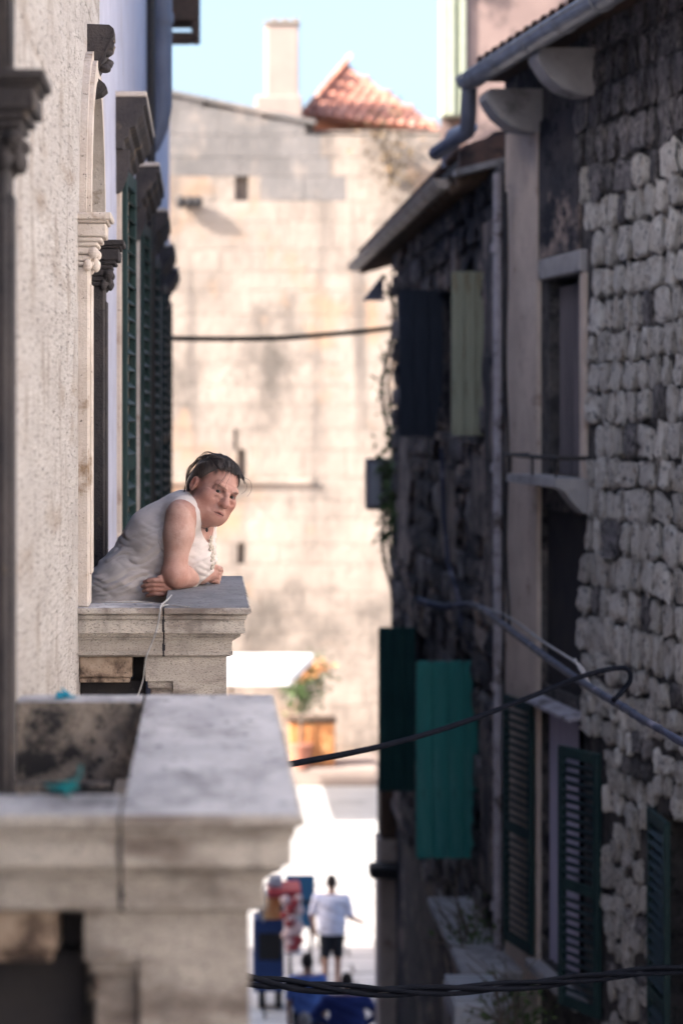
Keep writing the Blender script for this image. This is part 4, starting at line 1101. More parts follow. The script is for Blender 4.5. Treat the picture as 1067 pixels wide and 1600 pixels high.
# cord and twine on the balconies
mb = MB()
mb.tube(spline([P(268, 930, 7.75), P(262, 937, 7.62), P(254, 944, 7.50), P(251, 949, 7.424), P(250, 957, 7.418), P(247, 975, 7.43), P(243, 990, 7.43), P(236, 1008, 7.455), P(229, 1026, 7.465), P(226, 1045, 7.50), P(224, 1062, 7.52), P(215, 1090, 7.54)]), .0032, 6)
mb.tube(spline([P(251, 948, 7.424), P(262, 945, 7.5), P(282, 947, 7.46), P(296, 948, 7.44)]), .002, 6)
mb.tube(spline([P(253, 944, 7.49), P(230, 941, 7.56), P(200, 940, 7.55), P(165, 941, 7.54)]), .002, 6)
solo('grey_cord', mb, M['cord'], P(250, 957, 7.42), 'thin grey cord tied over the sharp balcony edge', 'cord', sm=60)
def knot(name, c, mt, lab, sd, up):
    rnd = random.Random(sd); mb = MB()
    for k in range(7):
        pts = [c + V(rnd.gauss(0, .008), rnd.gauss(0, .008), rnd.uniform(0, .012)) for _ in range(4)]
        mb.tube(spline(pts, 6), .0028, 5)
    for k in range(8):
        e = c + V(rnd.gauss(0, .014), rnd.gauss(0, .01), rnd.uniform(.0, up))
        mb.tube(spline([c, (c + e) / 2 + V(rnd.gauss(0, .006), 0, .004), e], 5), .0022, 5)
    solo(name, mb, mt, c, lab, 'twine', sm=60)
knot('blue_twine', V((95 - VX) / F * 5.05, 5.06, ZT + .003), M['twine'], 'bright blue twine scrap on the back rail of the near balcony', 5, .02)
knot('blue_twine', V((104 - VX) / F * 3.80, 3.79, ZT + .004), M['twine_g'], 'teal twine knot standing on the front rail of the near balcony', 6, .045)

# ================================================================== the square: parasol, terrace, counter, plants, cart
pr = root('parasol', P(400, 1235, 55), 'white cafe parasol open in the sunny square', 'parasol')
pc = P(408, 1035, 55)
mb = MB(); c = V(pc.x, 55, P(0, 1012, 55).z); w = 1.22; zl = P(0, 1052, 55).z; zv = P(0, 1063, 55).z
zl = -5.68; zv = -5.86; c = V(.6, 54.5, -5.60)
cs = [V(-1.6, 52.0, zl), V(1.82, 52.0, zl), V(2.56, 57.0, zl), V(-1.6, 57.0, zl)]
cv = [V(p.x, p.y, zv) for p in cs]
mb.add([c + V(0, 0, .05)] + cs + cv, [(0, 1, 2), (0, 2, 3), (0, 3, 4), (0, 4, 1), (1, 5, 6, 2), (2, 6, 7, 3), (3, 7, 8, 4), (4, 8, 5, 1)]); part('canopy', mb, M['white'], pr)
mb = MB(); mb.tube([V(c.x, 54.5, -9.05), V(c.x, 54.5, c.z + .02)], .035, 8); part('pole', mb, M['wood'], pr)
mb = MB(); mb.cbox(idn, c.x - .35, c.x + .35, 54.15, 54.85, -9.05, -8.95, .02); part('foot', mb, M['boxgrey'], pr)
tr = MB(); tr.cbox(idn, -3, 4.2, 58.6, 60.85, -9.05, -8.62, .03)
solo('terrace', tr, M['chim'], (2, 59, -9.05), 'low raised stone terrace at the foot of the sunlit wall', 'terrace')
oc = root('orange_counter', P(488, 1200, 59.3), 'orange painted wooden counter on the terrace', 'counter')
a, b = P(452, 1178, 59.3), P(522, 1122, 59.3)
mb = MB(); mb.cbox(idn, a.x, b.x, 58.9, 59.8, -8.62, b.z - .07, .02); part('cabinet', mb, M['orange'], oc)
mb = MB(); mb.cbox(idn, a.x - .05, b.x + .05, 58.85, 59.85, b.z - .068, b.z, .02); part('counter_top', mb, M['wood'], oc)
pm = MB(); pm.cbox(idn, -.15, .15, -.02, 0, -.3, .3, .01); pme2 = pm.mesh('panel'); pme2.materials.append(M['orange'])
for k in range(3): piece('panel', pme2, oc, (a.x + .2 + k * .36, 58.9, (-8.62 + b.z) / 2))
cp = root('potted_bush', P(470, 1120, 58.6), 'green and yellow potted bush beside the parasol', 'plant')
q = P(470, 1060, 58.7)
mb = MB(); mb.lathe((q.x, 58.75, -8.62), [(.2, 0), (.28, .5), (.3, .52), (.3, .58), (.26, .58)], 14); part('pot', mb, M['tile'], cp, sm=50)
mb = MB(); mb.tube([V(q.x, 58.75, -8.1), V(q.x + .03, 58.75, -7.0)], .04, 6); part('stem', mb, M['twig'], cp)
mb = MB(); leaves(mb, [P(463, 1075, 58.7), P(478, 1058, 58.7), P(470, 1095, 58.7), P(492, 1048, 58.7)], 130, (.22, .2, .2), .08, 12); o = part('foliage', mb, M['leaf'], cp); o['kind'] = 'stuff'
mb = MB(); leaves(mb, [P(488, 1050, 58.4), P(470, 1050, 58.4), P(500, 1042, 58.4)], 40, (.2, .2, .12), .07, 13); o = part('blossoms', mb, M['orange'], cp); o['kind'] = 'stuff'

ct = root('vendor_cart', P(432, 1580, 36.6), 'blue vendor cart with orange panel and red and white trinket rack', 'cart')
YC = 36.5
def CB(px0, px1, py0, py1, d0=0, d1=.6, c=.012):
    a, b = P(px0, py1, YC), P(px1, py0, YC); m_ = MB(); m_.cbox(idn, a.x, b.x, YC + d0, YC + d1, a.z, b.z, c); return m_
part('body', CB(396, 444, 1437, 1550), M['blue'], ct)
part('lower_panel', CB(404, 440, 1458, 1500, -.02, -.001), M['rubber'], ct)
part('upper_shelf', CB(404, 444, 1400, 1436.5, 0, .5), M['blue'], ct)
part('orange_panel', CB(412, 438, 1403, 1436, -.02, -.001), M['orange'], ct)
part('canopy', CB(418, 470, 1388, 1399, -.15, .6), M['red'], ct)
part('top_box', CB(419, 441, 1370, 1387.5, 0, .3), M['acgrey'], ct)
part('rack', CB(443.5, 470, 1400, 1490, -.12, -.03), M['white'], ct)
tb = MB(); tb.ball((0, 0, 0), (.075, .06, .075), 6); tme = tb.mesh('trinket'); tme.materials.append(M['red']); smooth(tme); tme_w = tb.mesh('trinket'); tme_w.materials.append(M['trinket_pale']); smooth(tme_w)
rnd = random.Random(2)
for i in range(22):
    q = P(444 + rnd.uniform(0, 24), 1403 + i * 3.9, YC - .18); piece('trinket', tme if rnd.random() < .6 else tme_w, ct, q, scale=(rnd.uniform(.7, 1.2),) * 3)
mb = MB(); mb.tube(spline([P(412, 1440, YC - .05), P(404, 1400, YC - .05), P(408, 1385, YC - .05), P(424, 1378, YC - .05), P(432, 1380, YC - .05)]), .02, 6); part('handle', mb, M['zinc'], ct, sm=60)
for px in (410, 436):
    q = P(px, 1560, YC)
    mb = MB(); mb.prism(lambda u, a, b: (u, a, b), [(YC + .25 + .2 * math.cos(t * math.pi / 10), q.z - .02 + .2 * math.sin(t * math.pi / 10)) for t in range(20)], q.x - .05, q.x + .05); part('wheel', mb, M['rubber'], ct)
bd = root('blue_board', P(470, 1560, 38.6), 'plain blue display board standing behind the vendor cart', 'board')
a, b = P(446, 1450, 38.6), P(492, 1368, 38.6)
mb = MB(); mb.cbox(idn, a.x, b.x, 38.6, 38.66, a.z, b.z, .01); part('panel', mb, M['teal_board'], bd)
mb = MB(); mb.cbox(idn, a.x - .02, b.x + .02, 38.58, 38.599, (a.z + b.z) / 2 - .03, (a.z + b.z) / 2 + .02, .005); part('rail', mb, M['rubber'], bd)
for x in (a.x + .05, b.x - .09): 
    mb = MB(); mb.box(x, x + .05, 38.61, 38.65, -9.05, a.z); part('leg', mb, M['rubber'], bd)

# ================================================================== SDF modelling for people
def surface_nets(f, lo, h):
    nx, ny, nz = f.shape
    s = f < 0
    c = np.zeros((nx - 1, ny - 1, nz - 1), np.int8)
    for i in (0, 1):
        for j in (0, 1):
            for k in (0, 1):
                c += s[i:nx - 1 + i, j:ny - 1 + j, k:nz - 1 + k]
    act = (c > 0) & (c < 8)
    idx = np.argwhere(act)
    num = -np.ones(act.shape, np.int64); num[act] = np.arange(len(idx))
    acc = np.zeros((len(idx), 3)); n = np.zeros(len(idx))
    for ax in range(3):
        o1, o2 = [a for a in range(3) if a != ax]
        for a in (0, 1):
            for b in (0, 1):
                off = np.zeros(3, int); off[o1] = a; off[o2] = b
                e = off.copy(); e[ax] = 1
                A = f[tuple((idx + off).T)]; B = f[tuple((idx + e).T)]
                m = (A < 0) != (B < 0)
                t = np.where(m, A / np.where(A - B == 0, 1, A - B), 0)
                p = np.tile(off.astype(float), (len(idx), 1)); p[:, ax] += t
                acc[m] += p[m]; n[m] += 1
    verts = (idx + acc / n[:, None]) * h + lo
    faces = []
    for ax in range(3):
        o1, o2 = [(1, 2), (2, 0), (0, 1)][ax]
        sl0 = [slice(None)] * 3; sl1 = [slice(None)] * 3
        sl0[ax] = slice(0, -1); sl1[ax] = slice(1, None)
        d = s[tuple(sl0)] != s[tuple(sl1)]
        e = np.argwhere(d)
        ok = (e[:, o1] > 0) & (e[:, o2] > 0) & (e[:, o1] < f.shape[o1] - 1) & (e[:, o2] < f.shape[o2] - 1)
        e = e[ok]
        u = np.zeros(3, int); u[o1] = 1; w = np.zeros(3, int); w[o2] = 1
        q = np.stack([num[tuple((e - u - w).T)], num[tuple((e - w).T)], num[tuple(e.T)], num[tuple((e - u).T)]], 1)
        fl = s[tuple(e.T)]
        q[~fl] = q[~fl][:, ::-1]
        faces.append(q)
    return verts, np.concatenate(faces)

class Fld:
    """signed distance primitives on points (N,3)"""
    def __init__(s, pts): s.p = pts
    def cap(s, a, b, ra, rb, sc=None):
        p = s.p; a = np.array(a, np.float32); b = np.array(b, np.float32)
        if sc is not None:
            sc = np.array(sc, np.float32); p = p * sc; a = a * sc; b = b * sc
        ab = b - a; t = np.clip(((p - a) @ ab) / max(ab @ ab, 1e-9), 0, 1)
        d = p - a - t[:, None] * ab
        return np.sqrt((d * d).sum(1)) - (ra + (rb - ra) * t)
    def sph(s, c, r):
        d = s.p - np.array(c, np.float32); return np.sqrt((d * d).sum(1)) - r
    def ell(s, c, r):
        r = np.array(r, np.float32); d = (s.p - np.array(c, np.float32)) / r
        k0 = np.sqrt((d * d).sum(1)); d2 = d / r; k1 = np.sqrt((d2 * d2).sum(1))
        return k0 * (k0 - 1) / np.maximum(k1, 1e-6)
def su(a, b, k):
    h = np.maximum(k - np.abs(a - b), 0) / k; return np.minimum(a, b) - h * h * k * .25
def ss(a, b, k): return -su(-a, b, k)          # a minus b
def si(a, b, k): return -su(-a, -b, k)
def grid_mesh(field, lo, hi, h, name):
    lo = np.array(lo, float); hi = np.array(hi, float)
    n = np.ceil((hi - lo) / h).astype(int) + 1
    ax = [lo[i] + np.arange(n[i]) * h for i in range(3)]
    g = np.stack(np.meshgrid(*ax, indexing='ij'), -1).reshape(-1, 3).astype(np.float32)
    # sparse: coarse pass decides where to evaluate finely
    f = field(g).reshape(tuple(n))
    return surface_nets(f, lo, h)
def np_mesh(name, vf_list, off, tint=None):
    vs = []; fs = []; b = 0
    for v, f in vf_list:
        vs.append(v); fs.append(f + b); b += len(v)
    v = np.concatenate(vs); f = np.concatenate(fs)
    me = bpy.data.meshes.new(name)
    me.vertices.add(len(v)); me.vertices.foreach_set("co", (v - np.array(off)).astype(np.float32).ravel())
    me.loops.add(len(f) * 4); me.loops.foreach_set("vertex_index", f.astype(np.int32).ravel())
    me.polygons.add(len(f)); me.polygons.foreach_set("loop_start", (np.arange(len(f)) * 4).astype(np.int32))
    me.update(calc_edges=True); me.validate()
    smooth(me)
    if tint is not None:
        col = tint(v)
        at = me.color_attributes.new('tint', 'FLOAT_COLOR', 'POINT')
        at.data.foreach_set("color", np.concatenate([col, np.ones((len(col), 1))], 1).astype(np.float32).ravel())
    return me

# ------------------------------------------------------------------ the woman
HO = np.array((.034, 8.32, -.259))
HR = np.array(Matrix.Rotation(math.radians(25), 3, 'Y') @ Matrix.Rotation(math.radians(31), 3, 'Z') @ Matrix.Rotation(math.radians(-1), 3, 'X'))
def to_head(p): return ((p - HO) @ HR).astype(np.float32)
def from_head(q): return Vector(np.array(q) @ HR.T + HO)
YB = 8.42
def head_field(p):
    F_ = Fld(to_head(p)); mx = Fld(np.abs(F_.p) * np.array((1, 0, 0), np.float32) + F_.p * np.array((0, 1, 1), np.float32))   # mirrored x
    d = F_.ell((0, .014, .026), (.071, .093, .080))
    d = su(d, F_.ell((0, -.030, -.045), (.059, .057, .070)), .035)
    d = su(d, mx.sph((.041, -.030, -.070), .0335), .03)
    d = su(d, mx.sph((.030, -.052, -.086), .022), .025)
    d = su(d, F_.sph((0, -.068, -.094), .021), .03)
    d = su(d, F_.ell((0, -.030, -.098), (.044, .04, .022)), .03)
    d = su(d, mx.sph((.040, -.056, -.028), .026), .025)
    d = su(d, F_.cap((-.032, -.078, .017), (.032, -.078, .017), .013, .013), .02)
    d = su(d, F_.ell((0, -.060, -.070), (.036, .034, .030)), .02)
    d = ss(d, mx.ell((.031, -.096, -.003), (.017, .016, .011)), .014)
    # lids
    lid = mx.sph((.0305, -.0715, -.003), .0148)
    slit = mx.ell((.0305, -.0885, -.0040), (.0138, .012, .0040))
    d = su(d, lid, .008); d = ss(d, slit, .003)
    d = su(d, mx.cap((.018, -.089, -.018), (.043, -.078, -.016), .003, .003), .012)
    # brows
    d = su(d, mx.cap((.014, -.0925, .012), (.046, -.074, .018), .0042, .003), .008)
    # nose
    d = su(d, F_.cap((0, -.086, .006), (0, -.109, -.034), .0085, .0125), .014)
    d = su(d, mx.sph((.0125, -.098, -.039), .0095), .008)
    d = su(d, F_.sph((0, -.110, -.037), .0125), .008)
    d = ss(d, mx.sph((.0075, -.106, -.049), .0042), .004)
    # lips
    d = su(d, F_.cap((-.020, -.0855, -.0668), (.020, -.0855, -.0668), .006, .006), .008)
    d = su(d, F_.cap((-.015, -.0865, -.0775), (.015, -.0865, -.0775), .0062, .0062), .008)
    d = ss(d, mx.cap((0, -.0965, -.0715), (.025, -.0855, -.0755), .0020, .0014), .004)
    d = ss(d, mx.cap((.019, -.1, -.040), (.035, -.0875, -.066), .0032, .0026), .014)
    d = ss(d, mx.cap((.012, -.099, -.012), (.036, -.086, -.026), .002, .002), .010)
    d = ss(d, mx.cap((.0045, -.098, .008), (.0055, -.096, .026), .0018, .0015), .006)
    for zf in (.032, .042, .052): d = ss(d, F_.cap((-.034, -.087, zf), (.034, -.087, zf), .0025, .0025), .006)
    for k_ in (-.008, 0, .008): d = ss(d, mx.cap((.050, -.068, -.003 + k_ * .4), (.064, -.050, -.004 + k_ * 1.6), .0016, .001), .005)
    # ears
    e = mx.ell((.074, .016, -.014), (.010, .0175, .027)); e = ss(e, mx.ell((.085, .012, -.012), (.008, .010, .016)), .005)
    d = su(d, e, .008)
    return d
R_SH, R_EL, R_WR = (-.082, 8.225, -.348), (-.103, 8.205, -.549), (-.012, 8.395, -.566)
def torso_field(p):
    q = p.copy(); q[:, 1] = (q[:, 1] - YB) / 1.22 + YB
    G = Fld(q)
    d = G.cap((-.38, YB, -.80), (-.255, YB, -.62), .15, .128)
    d = su(d, G.cap((-.255, YB, -.62), (-.125, YB, -.455), .128, .134), .06)
    d = su(d, G.cap((-.125, YB, -.455), (-.065, YB, -.385), .134, .098), .06)
    A = Fld(p)
    d = su(d, A.sph((-.050, YB - .075, -.505), .078), .05)
    d = su(d, A.sph((-.050, YB + .075, -.505), .078), .05)
    d = su(d, A.cap((-.07, 8.27, -.345), (-.05, 8.57, -.355), .056, .060), .05)
    return d
def arm_field(p):
    A = Fld(p)
    d = A.cap(R_SH, R_EL, .0465, .041)
    d = su(d, A.sph((-.086, 8.22, -.41), .046), .04)
    d = su(d, A.cap(R_EL, R_WR, .0425, .027), .02)
    d = su(d, A.cap((-.094, 8.222, -.557), (-.055, 8.30, -.563), .039, .036), .02)
    l = A.cap((-.04, 8.60, -.37), (-.06, 8.64, -.545), .06, .046)
    l = su(l, A.cap((-.06, 8.64, -.545), (-.155, 8.285, -.590), .044, .029), .02)
    # right hand: relaxed fist laid over the far arm
    wr = np.array(R_WR); k = np.array((.02, 8.452, -.562))
    hnd = A.cap(wr, k, .026, .027)
    hnd = su(hnd, A.ell((.008, 8.43, -.560), (.03, .036, .024)), .015)
    for i in range(4):
        b = k + np.array((.012 - .004 * i, .004 + .006 * i * .3, .020 - .0145 * i))
        m1 = b + np.array((.022, .012, -.004)); m2 = m1 + np.array((.004, .018, -.010)); m3 = m2 + np.array((-.018, .004, -.006))
        f = np.minimum(np.minimum(A.cap(b, m1, .0105, .0095), A.cap(m1, m2, .0095, .0085)), A.cap(m2, m3, .0085, .0072))
        hnd = su(hnd, f, .004)
    th = np.minimum(A.cap((.0, 8.41, -.545), (.022, 8.425, -.535), .0125, .0105), A.cap((.022, 8.425, -.535), (.042, 8.445, -.540), .0105, .0085))
    hnd = su(hnd, th, .006)
    d = su(d, hnd, .015)
    # left hand: tucked under the near elbow, fingers to the left
    lh = A.ell((-.135, 8.225, -.592), (.032, .04, .030))
    for i in range(4):
        ln = (.9, 1.0, .95, .78)[i]
        b = np.array((-.140, 8.187 + .004 * i, -.568 - .0155 * i)); m1 = b + np.array((-.034 * ln, -.010, .002)); m2 = m1 + np.array((-.022 * ln, .004, -.003)); m3 = m2 + np.array((-.014 * ln, .012, -.004))
        f = np.minimum(np.minimum(A.cap(b, m1, .0098, .009), A.cap(m1, m2, .009, .008)), A.cap(m2, m3, .008, .0068))
        lh = su(lh, f, .003)
    th = np.minimum(A.cap((-.125, 8.22, -.570), (-.135, 8.19, -.558), .012, .010), A.cap((-.135, 8.19, -.558), (-.152, 8.182, -.556), .010, .008))
    lh = su(lh, th, .006)
    l = su(l, lh, .012)
    return np.minimum(d, l)
def legs_field(p):
    A = Fld(p); d = None
    for y in (YB - .09, YB + .09):
        c = su(A.cap((-.39, y, -.86), (-.40, y, -1.18), .09, .06), A.cap((-.40, y, -1.18), (-.45, y, -1.49), .056, .04), .03)
        c = su(c, A.cap((-.46, y, -1.515), (-.34, y, -1.525), .034, .026), .02)
        d = c if d is None else np.minimum(d, c)
    return d
def neck_field(p):
    A = Fld(p); nb = np.array(from_head((0, .012, -.075)))
    d = A.cap((-.045, 8.41, -.375), nb, .058, .052)
    d = su(d, A.cap((-.06, 8.42, -.34), np.array(from_head((0, .055, -.04))), .05, .045), .03)
    return d
def woman(p):
    n = neck_field(p)
    m = np.sqrt(((p - HO) ** 2).sum(1)) < .24
    if m.any(): n[m] = su(n[m], head_field(p[m]), .022)
    d = su(torso_field(p), n, .022)
    return su(np.minimum(d, arm_field_soft(p)), legs_field(p), .001)
def arm_field_soft(p):
    # blend the near upper arm into the shoulder, keep hands and forearms crisp
    a = arm_field(p); t = torso_field(p)
    w = np.clip((p[:, 2] + .46) / .10, 0, 1)
    return np.where(w > 0, su(a, t, .001 + .035 * w), a)
HC = np.array(from_head((0, -.01, -.01))); HRAD = .142
H1 = np.array((.01, 8.43, -.56)); H2 = np.array((-.165, 8.20, -.59)); RAD = .085
def region(c, r, inner):
    def f(p):
        d = woman(p); s = np.sqrt(((p - c) ** 2).sum(1)) - r
        return np.maximum(d, s)
    return f
def body_only(p):
    d = woman(p)
    for c, r in ((HC, HRAD), (H1, RAD), (H2, RAD2)):
        d = np.maximum(d, -(np.sqrt(((p - c) ** 2).sum(1)) - (r - .022)))
    return d
def trim(vf, tests):
    v, f = vf; ctr = v[f].mean(1); keep = np.ones(len(f), bool)
    for c, r, inside in tests:
        q = np.sqrt(((ctr - c) ** 2).sum(1)); keep &= (q < r) if inside else (q > r)
    return v, f[keep]
wm = root('person', (-.40, YB, FLOOR), 'woman in a sleeveless cream blouse leaning on the sharp stone balcony, looking this way', 'person')
RAD2 = .075
parts_vf = [trim(grid_mesh(body_only, (-.62, 8.08, -1.58), (.14, 8.78, -.20), .0065, 'b'), [(HC, HRAD - .022 + .005, False), (H1, RAD - .022 + .005, False), (H2, RAD2 - .022 + .005, False)])]
for c, r, h in ((HC, HRAD, .0024), (H1, RAD, .003), (H2, RAD2, .003)):
    parts_vf.append(trim(grid_mesh(region(c, r, 0), c - r - .01, c + r + .01, h, 'r'), [(c, r - .003, True)]))
def tint(v):
    n = len(v); base = np.array((.52, .325, .265)); c = np.tile(base, (n, 1))
    q = to_head(v.astype(np.float32)); ax = np.abs(q[:, 0])
    inh = (np.sqrt(((v - HO) ** 2).sum(1)) < .17)
    def blend(mask, col, k=1.0):
        w = (np.clip(mask, 0, 1) * inh * k)[:, None]; c[:] = c * (1 - w) + np.array(col) * w
    def spot(cx, cy, cz, r): return 1 - np.sqrt((ax - cx) ** 2 + (q[:, 1] - cy) ** 2 + (q[:, 2] - cz) ** 2) / r
    blend(np.ones(n), (.43, .225, .175), .75)
    blend(spot(.042, -.07, -.035, .045) * 1.4, (.46, .20, .16), .4)
    blend(spot(0, -.115, -.036, .025) * 1.5, (.47, .21, .165), .45)
    blend(np.clip(1 - (np.abs(q[:, 2] + .0720) / .0095) ** 2 - (ax / .024) ** 2, 0, 1) * (q[:, 1] < -.07) * 2, (.31, .12, .105), .8)
    blend(np.clip(1 - (np.abs(q[:, 2] + .0725) / .0025) ** 2 - (ax / .026) ** 2, 0, 1) * (q[:, 1] < -.06) * 3, (.08, .03, .028), .9)
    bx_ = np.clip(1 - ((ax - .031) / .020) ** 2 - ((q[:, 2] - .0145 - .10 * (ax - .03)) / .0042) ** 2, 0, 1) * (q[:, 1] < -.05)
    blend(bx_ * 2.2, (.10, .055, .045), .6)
    hl = .62 * q[:, 1] + .785 * q[:, 2] - .0135 + .022 * np.clip((ax - .045) / .03, 0, 1)
    blend(np.clip(1 + (hl - .002) / .016, 0, 1) * (.55 + .45 * np.sin(q[:, 0] * 420 + q[:, 1] * 60)), (.06, .04, .035), .75)
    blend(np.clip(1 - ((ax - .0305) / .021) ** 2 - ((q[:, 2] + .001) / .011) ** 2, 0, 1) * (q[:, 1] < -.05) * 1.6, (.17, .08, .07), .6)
    blend(spot(.078, .012, -.008, .03) * 1.5, (.47, .19, .14), .6)
    # sun-reddened forearms and shoulders
    el = np.exp(-(((v - np.array((-.10, 8.2, -.56))) / .07) ** 2).sum(1))[:, None]
    c[:] = c * (1 - .55 * el) + np.array((.45, .185, .135)) * .55 * el
    hh = (np.exp(-(((v - H1) / .06) ** 2).sum(1)) + np.exp(-(((v - H2) / .06) ** 2).sum(1)))[:, None]
    hh = np.clip(hh, 0, 1); c[:] = c * (1 - .6 * hh) + np.array((.42, .19, .14)) * .6 * hh
    return c
me = np_mesh('body', parts_vf, BASE[wm], tint)
put('body', me, M['skin'], wm)
# blouse
_rng = np.random.RandomState(5); _lat = _rng.rand(32, 32, 32).astype(np.float32)
def vnoise(x, y, z):
    i, j, k = np.floor(x).astype(int), np.floor(y).astype(int), np.floor(z).astype(int)
    u, v, w = x - i, y - j, z - k
    u, v, w = u * u * (3 - 2 * u), v * v * (3 - 2 * v), w * w * (3 - 2 * w)
    g = lambda a, b, c: _lat[(i + a) & 31, (j + b) & 31, (k + c) & 31]
    l = lambda a, b, t: a + (b - a) * t
    return l(l(l(g(0, 0, 0), g(1, 0, 0), u), l(g(0, 1, 0), g(1, 1, 0), u), v), l(l(g(0, 0, 1), g(1, 0, 1), u), l(g(0, 1, 1), g(1, 1, 1), u), v), w)
def folds(p):
    X, Y, Z = p[:, 0], p[:, 1], p[:, 2]
    w = np.clip((-.37 - Z) / .12, 0, 1)
    a = X * .94 + Z * .34; b = Z * .94 - X * .34                 # drape direction runs down to the hip
    wx = (vnoise(X * 14 + 3, Y * 14, Z * 14) - .5)
    n1 = vnoise(a * 7 + wx, Y * 9, b * 36 + wx * 1.6); n2 = vnoise(a * 15 + 9, Y * 16 + wx, b * 70 + wx * 3)
    n3 = vnoise((a + b) * 34, Y * 14, (a - b) * 9 + 4)
    rg = lambda n: np.abs(n - .5) * 2
    f = (rg(n1) - .4) * .0105 + (rg(n2) - .4) * .0048 + (rg(n3) - .4) * .0045
    return f * (.25 + .75 * w)
def blouse(p):
    d = torso_field(p) - .0095 - folds(p)
    A = Fld(p)
    d = np.minimum(d, torso_field(p) - .004)
    # arm holes
    arm = A.cap((-.100, 8.13, -.345), (-.106, 8.13, -.43), .0625, .058, (1, .75, 1))
    d = ss(d, np.where(p[:, 1] < 8.32, arm, 1), .006)
    arm2 = A.cap((-.05, 8.70, -.345), (-.06, 8.70, -.455), .070, .062, (1, .75, 1))
    d = ss(d, arm2, .006)
    # neck
    d = ss(d, A.cap((-.030, 8.395, -.315), (.04, 8.37, -.32), .064, .080), .006)
    d = ss(d, A.cap((.030, 8.345, -.355), (.050, 8.345, -.435), .066, .030), .006)
    d = ss(d, A.cap((-.002, 8.30, -.338), (.034, 8.32, -.43), .047, .033), .006)
    return np.maximum(d, -(p[:, 2] + .98))
bl = put('blouse', np_mesh('blouse', [grid_mesh(blouse, (-.58, 8.14, -1.0), (.10, 8.72, -.22), .0036, 'bl')], BASE[wm]), M['fabric'], wm)
# piping round the near armhole, lace at the neck, pendant, dark strap
def proj(fn, p, n=12):
    p = np.array(p, np.float32)[None]
    for _ in range(n):
        d = fn(p)[0]; g = np.array([(fn(p + e)[0] - d) / .002 for e in np.eye(3, dtype=np.float32) * .002])
        p = p - d * g / max(g @ g, 1e-6)
    return Vector(p[0])
mb = MB()
ring = []
for k in range(29):
    a = 2 * math.pi * k / 28
    x = -.102 + .0635 * math.cos(a); z = -.388 + .104 * math.sin(a)
    ring.append(proj(lambda q: torso_field(q) - .006, (x, 8.22, z)))
mb.tube(ring, .0036, 6, cap=False); part('piping', mb, M['fabric'], bl, sm=60)
mb = MB(); rnd = random.Random(3)
for k in range(46):
    t = k / 45
    x = .012 + .016 * math.sin(t * 3) + rnd.gauss(0, .005); y = 8.30 + rnd.gauss(0, .013); z = -.425 - .115 * t
    q = proj(lambda w: torso_field(w) - .010, (x + .03, y, z)); mb.ball(q, (.004, .004, .0045) if k % 3 else (.006, .006, .007), 5)
part('lace_trim', mb, M['lace'], bl, sm=True)
mb = MB(); q = P(323.5, 828, 8.285); mb.ball(q, (.0045, .004, .008), 6)
mb.tube(spline([P(307, 818, 8.30), P(314, 824, 8.285), q + V(0, 0, .006), P(329, 822, 8.31)]), .0009, 5); part('pendant', mb, M['iron'], wm)
mb = MB()
mb.tube([proj(lambda w: torso_field(w) - .003, (-.036 + .006 * math.sin(k * .5), 8.225, -.36 - k * .016)) for k in range(7)], .0075, 6); part('strap', mb, M['navy_cloth'], wm)
# skirt
def skirt(p):
    A = Fld(p); d = A.cap((-.37, YB, -.85), (-.41, YB, -1.22), .19, .20, (1, .9, 1))
    d = su(d, torso_field(p) - .012, .03) - .006 * np.sin(np.arctan2(p[:, 1] - YB, p[:, 0] + .39) * 14)
    return np.maximum(np.maximum(d, p[:, 2] + .93), -(p[:, 2] + 1.25))
put('skirt', np_mesh('skirt', [grid_mesh(skirt, (-.68, 8.1, -1.28), (-.1, 8.74, -.9), .010, 's')], BASE[wm]), M['navy_cloth'], wm)
# eyes
for sx in (-1, 1):
    c = from_head((sx * .0305, -.0715, -.003)); mb = MB(); mb.ball(c, .0126, 10); e = part('eye', mb, M['eye'], wm, sm=True)
    gz = from_head((sx * .0305 - .004, -.0715 - .0095, -.0035)); mb = MB(); mb.ball(gz, .0070, 8); part('iris', mb, M['iris'], e, sm=True)
# hair
def hair(p):
    q = to_head(p); H = Fld(q)
    d = H.ell((0, .018, .029), (.0785, .099, .0835))
    d = su(d, H.ell((0, .075, -.035), (.055, .04, .06)), .04)
    st = np.sin(q[:, 0] * 240 + np.sin(q[:, 1] * 30) * 2 + q[:, 2] * 40) * .0011 + np.sin(q[:, 0] * 95 + q[:, 1] * 22) * .0014
    d = d + st
    ax = np.abs(q[:, 0])
    cut = .62 * q[:, 1] + .785 * q[:, 2] - .0135 + .003 * np.sin(q[:, 0] * 130) + .005 * np.sin(q[:, 0] * 37 + 1) + .022 * np.clip((ax - .045) / .03, 0, 1) + .0025 * np.sin(q[:, 0] * 310 + q[:, 1] * 200) + .10 * ax * (ax > .04) * 0
    d = np.maximum(d, -cut * np.where(q[:, 1] < .03, 1, 1) - np.where(q[:, 1] > .03, (q[:, 1] - .03) * 1.6, 0))
    d = d + .0075 * np.clip(1 - cut / .030, 0, 1) ** 1.5
    # keep ears free
    d = ss(d, Fld(np.abs(q) * np.array((1, 0, 0), np.float32) + q * np.array((0, 1, 1), np.float32)).ell((.080, .012, -.022), (.014, .019, .030)), .006)
    return d
hr = put('hair', np_mesh('hair', [grid_mesh(hair, HO - .17, HO + .17, .003, 'h')], BASE[wm]), M['hair'], wm)
mb = MB(); rnd = random.Random(11)
def lock(pts, r=.0010): mb.tube(spline([from_head(p) for p in pts], 6), r, 5)
